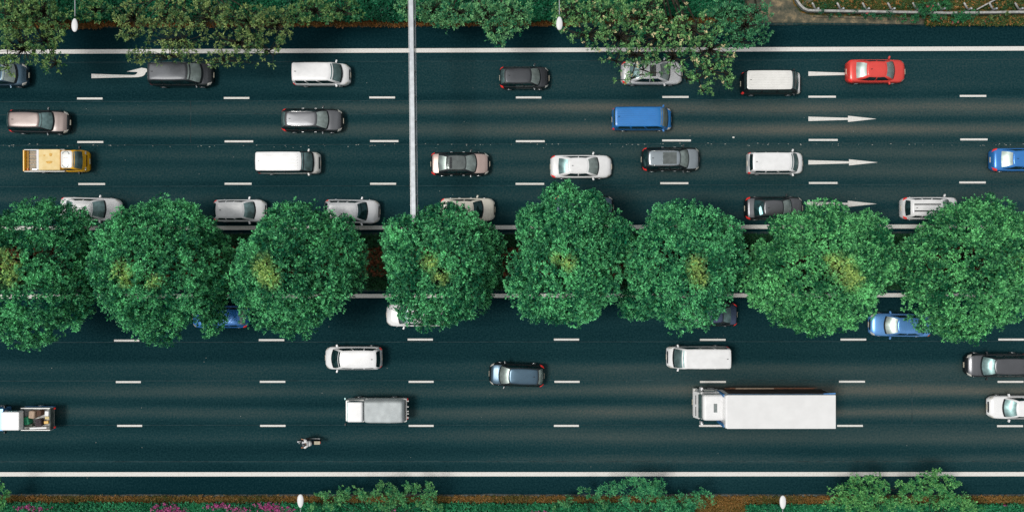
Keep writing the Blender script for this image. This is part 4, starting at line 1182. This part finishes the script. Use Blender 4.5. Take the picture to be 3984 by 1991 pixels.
T('broad round median tree with a large yellow patch on its right', [(2045,695,158,155,6.5,3.7),(2050,572,110,60,5.5,2.4),(2180,640,62,100,4.8,2.5),(1912,690,38,90,4.2,2.0)], 17, [(2110,672,30),(2128,700,26),(2085,655,14)], base=(.008,.12,.05), hue=(.23,.79,.28))
T('round median tree cut off by the right edge', [(2425,690,158,160,6.5,3.7),(2450,560,112,72,5.5,2.6),(2312,668,46,100,4.6,2.2),(2560,640,70,110,6,2.8),(2385,812,48,38,4.6,1.6)], 18, [(2572,650,12)], base=(.008,.12,.05), hue=(.23,.79,.28))

def scatter_mass(name, boxes_px, z, n, tintA, tintB, leaf, rg, zr=.25, K=6, parent=None, flowers=None, spread=(.4, 1.2)):
    """low leafy cover over pixel boxes; boxes_px: (x0,y0,x1,y1,weight)"""
    w = np.array([b[4] for b in boxes_px], float); w /= w.sum()
    ch = rg.choice(len(boxes_px), n, p=w)
    B = np.array([b[:4] for b in boxes_px], float)[ch]
    px = rg.uniform(B[:, 0], B[:, 2]); py = rg.uniform(B[:, 1], B[:, 3])
    k = (HCAM - z) / F_PX
    Rm = np.array(CAMM.to_3x3()); d = np.stack([(px - IW / 2) / F_PX, -(py - IH / 2) / F_PX, -np.ones(n)], 1) @ Rm.T
    t = (z - HCAM) / d[:, 2:3]
    Pn = np.array([0, 0, HCAM]) + d * t
    Pn[:, 2] += rg.uniform(-zr, zr, n) + .25 * zr * np.sin(Pn[:, 0] * 2.1) * np.cos(Pn[:, 1] * 2.7)
    lum = .5 + .5 * np.sin(Pn[:, 0] * .9 + 1.3 * np.sin(Pn[:, 1] * 1.7)) * np.cos(Pn[:, 1] * 1.3)
    mixv = np.clip(lum * .5 + rg.normal(.25, .25, n), 0, 1)[:, None]
    tint = np.array(tintA) * (1 - mixv) + np.array(tintB) * mixv
    if flowers is not None:
        fcol, frac, clus = flowers
        if clus:
            dmin = np.min([np.hypot((px - c[0]) / c[2], (py - c[1]) / c[3]) for c in clus], axis=0)
            sel = (rg.uniform(0, 1, n) < frac * np.clip(1.4 - dmin, 0, 1))
        else: sel = rg.uniform(0, 1, n) < frac
        tint[sel] = np.array(fcol) * rg.uniform(.7, 1.1, (sel.sum(), 1)); Pn[sel, 2] += zr * .6
    Nn = unit(rg.normal(0, .35, (n, 3)) + np.array([0, 0, 1.0]))
    V, Cc = leaf_arrays(Pn, Nn, leaf * rg.uniform(.7, 1.3, n), K, tint, rg, spread=spread)
    return leaf_object(name, V, Cc, parent)

rg = np.random.default_rng(99)
DG0, DG1 = (.002, .065, .034), (.015, .19, .08)
# dark undergrowth and dry orange border along the upper verge
tag(scatter_mass('undergrowth', [(0, -40, 2200, 78, 10), (2200, -40, 2900, 60, 3)], .75, 21000, DG0, DG1, .24, rg, .35), 'dense dark green undergrowth along the upper verge', 'undergrowth', kind='stuff')
tag(scatter_mass('dry_grass', [(180, 78, 1600, 104, 6), (0, 85, 400, 112, 2), (1600, 74, 2250, 100, 4), (1180, 60, 1600, 90, 1), (2300, 70, 2900, 92, 2)], .22, 9000, (.07, .06, .02), (.34, .14, .035), .13, rg, .08), 'orange brown dry grass edging the upper road', 'grass', kind='stuff')
tag(scatter_mass('grass', [(3110, -40, 3984, 36, 6), (3600, 70, 3984, 98, 3)], .25, 9000, (.006, .085, .025), (.13, .14, .035), .13, rg, .08, flowers=((.42, .2, .06), .10, None)), 'patchy green and rusty grass behind the crash barrier', 'grass', kind='stuff')
# bottom verge
tag(scatter_mass('dry_grass', [(0, 1928, 3984, 1952, 8), (500, 1945, 1300, 1975, 2), (2650, 1950, 3300, 1965, 1), (2700, 1955, 3000, 1991, 1.5)], .22, 15000, (.06, .085, .02), (.33, .165, .045), .12, rg, .07), 'orange dry grass edging the lower road', 'grass', kind='stuff')
tag(scatter_mass('ground_cover', [(0, 1955, 1250, 2030, 6), (560, 1962, 900, 1991, 1), (1000, 1958, 2700, 2030, 9), (2900, 1962, 3984, 2030, 6)], .42, 20000, (.004, .12, .058), (.04, .32, .13), .17, rg, .2,
    flowers=((.50, .08, .28), .38, [(660, 1985, 55, 28), (130, 1972, 70, 10), (850, 1965, 50, 10), (930, 1975, 45, 12), (1110, 1985, 50, 16), (1040, 1965, 50, 14), (440, 1990, 14, 10), (2110, 1988, 50, 6), (3900, 1962, 30, 5), (1530, 1985, 10, 6)])),
    'low green ground cover with magenta flowers along the lower verge', 'ground cover', kind='stuff')
# median: clipped green strip, brown dry bed, grass
tag(scatter_mass('ground_cover', [(-100, 912, 4084, 962, 5), (-100, 1078, 4084, 1126, 4)], .45, 30000, (.003, .045, .018), (.02, .11, .035), .14, rg, .12), 'dark green planting along both sides of the median', 'ground cover', kind='stuff')
tag(scatter_mass('dry_plants', [(-100, 966, 4084, 1070, 5)], .5, 14000, (.06, .028, .014), (.27, .09, .035), .20, rg, .2, flowers=((.02, .09, .03), .22, None)), 'rusty brown dried plants in the middle of the median', 'plants', kind='stuff')

def spray_tree(name, label, cat, clumps, base_px, seed, tA, tB, leaf=.17, zr=1.8, flowers=None, K=6, per=4.2, trunk_r=.2, group=None, cr=(.14, .34), asp=.42, trunk_h=None):
    """loose crown: clumps = list of (display x, y, rx, ry, z, count) ellipses filled with small leaf clusters on real twigs"""
    rg = np.random.default_rng(seed)
    b = P(base_px[0] * DP, base_px[1] * DP, .13)
    r = empty(name, (b.x, b.y, .13)); tag(r, label, cat, group)
    O = np.array([b.x, b.y, .13]); C_ = []
    zm = np.mean([c[4] for c in clumps])
    hub = []
    for (cx, cy, rx, ry, z, n) in clumps:
        hc = np.array(P(cx * DP, cy * DP, z)) - O - np.array([0, 0, .5]); hub.append(hc)
        for _ in range(int(n * (2.1 if cat == 'tree' else .8))):
            a = rg.uniform(0, 6.283); q = math.sqrt(rg.uniform(0, 1)) ** .8 * (1 + .18 * math.sin(3 * a + cx) + .12 * math.sin(7 * a + cy))
            c = P((cx + rx * q * math.cos(a)) * DP, (cy + ry * q * math.sin(a)) * DP, z + rg.normal(0, .3) * zr)
            C_.append((np.array(c) - O, rg.uniform(*cr), len(hub) - 1))
    Ps, Ns, Ls = [], [], []
    for c, q, h in C_:
        n = max(2, int(per * rg.uniform(.6, 1.3))); sdv = sphere_dirs(n, rg, -.3)
        Ps.append(c + sdv * q * rg.uniform(.3, 1.05, (n, 1)) * np.array([1, 1, .6])); Ns.append(unit(sdv * .6 + np.array([0, 0, .9]))); Ls.append(np.full(n, rg.uniform(-.2, .2)))
    Pn = np.concatenate(Ps); Nn = np.concatenate(Ns); lum = np.concatenate(Ls); n = len(Pn)
    mixv = np.clip(rg.normal(.38, .36, n) + lum, 0, 1)[:, None]
    tint = np.array(tA) * (1 - mixv) + np.array(tB) * mixv
    if flowers:
        sel = rg.uniform(0, 1, n) < flowers[1]; tint[sel] = np.array(flowers[0]) * rg.uniform(.8, 1.1, (sel.sum(), 1))
    V, Cc = leaf_arrays(Pn, Nn, leaf * rg.uniform(.7, 1.3, n), K, tint, rg, asp=asp)
    leaf_object('crown' if cat == 'tree' else 'foliage', V, Cc, r)
    th = trunk_h if trunk_h is not None else max(.15, zm * .45)
    fork = Vector((0, 0, th))
    Lb = [([(0, 0, -.03), (.05, .03, th * .5), fork], [trunk_r, trunk_r * .8, trunk_r * .65])]
    for h in hub:
        hv = Vector(h); mid = fork.lerp(hv, .5) + Vector((rg.normal(0, .15), rg.normal(0, .15), .2 * zm / 5))
        Lb.append(([fork, mid, hv], [trunk_r * .42, trunk_r * .26, trunk_r * .15]))
    for c, q, h in C_:
        hv = Vector(hub[h]); e = Vector(c); mid = hv.lerp(e, .5) + Vector((rg.normal(0, .12), rg.normal(0, .12), .05))
        Lb.append(([hv, mid, e], [trunk_r * .16, trunk_r * .1, trunk_r * .05]))
    tubes('trunk' if cat == 'tree' else 'stems', Lb, M['bark'], r, 5)
    return r
ST = spray_tree
OL = ((.018, .11, .035), (.25, .40, .11))
gt = 'trees overhanging the upper carriageway'
ST('olive_tree', 'olive green tree hanging over the upper left corner', 'tree', [(30,40,60,50,6,46),(100,30,60,45,6,40),(50,120,60,50,5.8,36),(110,100,50,45,5.5,26),(135,155,30,28,5,9),(10,165,30,25,5,8),(135,60,40,45,5.2,16)], (60,-60), 21, *OL, group=gt)
ST('olive_tree', 'olive brown tree with bare branches over the black people carrier', 'tree', [(330,40,45,40,6,20),(420,35,60,40,6,32),(520,40,70,45,6.2,38),(620,50,60,45,6,32),(690,60,50,45,5.6,26),(600,105,75,30,5.5,24),(450,100,80,35,5.5,26),(420,140,70,25,5,14),(330,85,35,18,5,7),(560,150,70,22,5,12),(670,125,45,30,5,12),(345,140,22,14,5,4)], (520,-55), 22, (.028,.11,.035), (.30,.40,.12), group=gt)
ST('broadleaf_tree', 'green tree with yellowing tips between the olive trees and the gantry', 'tree', [(790,25,60,30,4,26),(860,25,50,28,4,20),(240,25,50,30,3.6,16),(740,40,40,28,4.4,12)], (810,-60), 23, (.02,.15,.05), (.20,.32,.09), group=gt)
ST('slender_leaf_tree', 'bright green tree with slender pale leaves right of the gantry', 'tree', [(1085,25,45,35,4.6,26),(1150,30,50,35,4.8,28),(1220,35,50,35,5,28),(1290,30,45,32,4.8,24),(1245,80,38,22,5,12),(1250,105,22,12,5,4),(1115,68,28,10,4.4,4),(1015,20,30,26,4.2,10),(1305,68,28,14,4.8,6)], (1190,-60), 24, (.008,.15,.065), (.22,.52,.20), asp=.3, leaf=.2, group=gt)
ST('flowering_tree', 'large green tree dotted with pale yellow flowers over the silver sedan', 'tree',
   [(1440,30,55,35,6,30),(1530,35,60,40,6.4,42),(1620,40,65,45,6.6,46),(1480,85,62,32,6,17),(1560,90,72,40,6.4,26),(1660,90,62,50,6.6,28),(1740,70,60,50,6.4,28),(1600,135,78,26,6,12),(1695,140,60,40,6.2,15),(1790,120,58,50,6,20),(1790,175,62,45,5.6,17),(1730,195,50,18,5.4,4),(1550,150,40,20,5.8,4),(1770,225,25,16,5.2,3),(1835,190,30,36,5.4,6),(1620,172,60,22,5.4,5),(1590,195,60,14,5.4,4)],
   (1640,-60), 25, (.008,.12,.045), (.26,.52,.17), flowers=((.75,.66,.36), .05), group=gt, trunk_r=.26)
ST('broadleaf_tree', 'plain green tree beside the bare dirt at the top', 'tree', [(1830,30,55,30,6,24),(1880,60,45,40,6,24),(1860,100,40,26,5.6,12),(1905,30,30,30,6,12),(1800,60,40,35,6,14),(1915,85,22,22,5.4,6)], (1850,-60), 26, (.012,.13,.06), (.10,.34,.14), group=gt)
gs = 'shrubs along the lower verge'
ST('shrub', 'loose green shrub right of the lower left lamp', 'shrub', [(830,1262,55,22,1.6,24),(900,1250,50,22,1.9,20),(960,1245,48,26,2.1,20),(1040,1240,50,28,2.2,24),(1080,1262,40,24,1.8,16),(990,1265,60,20,1.6,20),(960,1225,22,10,2.3,4),(1065,1225,14,12,2.4,3),(845,1235,14,8,1.8,2)], (960,1296), 31, (.015,.17,.06), (.17,.44,.14), trunk_r=.08, cr=(.2,.4), per=12, group=gs, leaf=.14)
ST('shrub', 'thin sprig of a shrub left of the middle shrub', 'shrub', [(1470,1240,20,10,1.6,4),(1480,1265,60,20,1.1,16),(1420,1270,40,16,1.0,9)], (1475,1298), 32, (.012,.16,.06), (.14,.40,.14), trunk_r=.05, cr=(.18,.35), per=12, group=gs, leaf=.14)
ST('shrub', 'feathery green shrub below the big lorry cab', 'shrub', [(1540,1222,36,16,2.4,10),(1600,1225,45,24,2.6,22),(1640,1215,34,18,2.7,12),(1620,1255,70,28,2.0,34),(1700,1262,60,22,1.8,26),(1760,1255,35,22,1.8,12),(1740,1240,18,10,2.1,4),(1530,1240,24,16,2.0,6),(1660,1210,10,8,2.8,3)], (1625,1300), 33, (.010,.18,.08), (.12,.48,.18), trunk_r=.08, cr=(.2,.42), per=13, group=gs, leaf=.15, asp=.3)
ST('shrub', 'broad green shrub beside the lower right lamp', 'shrub', [(2130,1235,40,28,2.4,18),(2190,1225,45,30,2.7,24),(2240,1235,45,30,2.6,20),(2200,1265,80,24,2.0,34),(2130,1262,45,22,1.8,16),(2200,1200,18,10,2.9,4),(2150,1208,12,8,2.7,3),(2280,1245,32,26,2.2,12)], (2200,1300), 34, (.02,.20,.06), (.20,.52,.15), trunk_r=.08, cr=(.22,.45), per=14, group=gs, leaf=.15)
ST('shrub', 'rounded green shrub at the lower right reaching the white line', 'shrub', [(2330,1220,42,28,2.6,22),(2370,1210,32,24,2.7,14),(2345,1250,60,26,2.0,24),(2400,1265,50,20,1.7,18),(2320,1196,12,8,2.9,3),(2395,1215,14,14,2.6,4),(2450,1275,40,12,1.4,9)], (2350,1300), 35, (.02,.20,.06), (.20,.52,.15), trunk_r=.08, cr=(.22,.45), per=14, group=gs, leaf=.15)
ST('shrub', 'sliver of a green shrub in the lower left corner', 'shrub', [(0,1215,14,18,2.4,6),(2,1250,16,20,2.0,8),(-12,1270,30,20,1.8,8)], (-20,1298), 36, (.02,.20,.06), (.20,.52,.15), trunk_r=.07, cr=(.2,.38), per=12, group=gs, leaf=.15)
gb = 'rose bushes around the crash barrier'
RB = dict(trunk_r=.04, cr=(.15, .3), per=12, group=gb, leaf=.12, flowers=((.62, .12, .14), .03))
ST('rose_bush', 'largest red flowered bush behind the crash barrier', 'bush', [(2355,12,42,20,.9,34),(2330,22,30,12,.8,12)], (2350,15), 41, (.004,.07,.032), (.05,.26,.08), **RB)
ST('rose_bush', 'red flowered bush spilling over the left of the crash barrier front', 'bush', [(2330,36,28,12,.9,22),(2280,44,30,10,.7,14)], (2320,45), 42, (.004,.08,.035), (.04,.25,.08), **RB)
ST('rose_bush', 'red flowered bush spilling over the barrier further right', 'bush', [(2430,38,30,14,.9,24),(2400,46,40,10,.6,12)], (2430,48), 43, (.004,.08,.035), (.04,.25,.08), **RB)
ST('creeper', 'dark green creeper growing at the barrier foot beside the dirt', 'bush', [(2160,35,30,8,.4,10),(2100,34,30,7,.4,8),(2215,37,34,9,.5,16),(2060,26,18,12,.4,6)], (2160,38), 44, (.003,.06,.032), (.02,.18,.07), **RB)
ST('creeper', 'sparse yellowish creeper at the right end of the barrier', 'bush', [(2540,42,34,10,.4,12),(2500,50,40,8,.3,9)], (2540,48), 45, (.01,.08,.03), (.14,.2,.05), **RB)
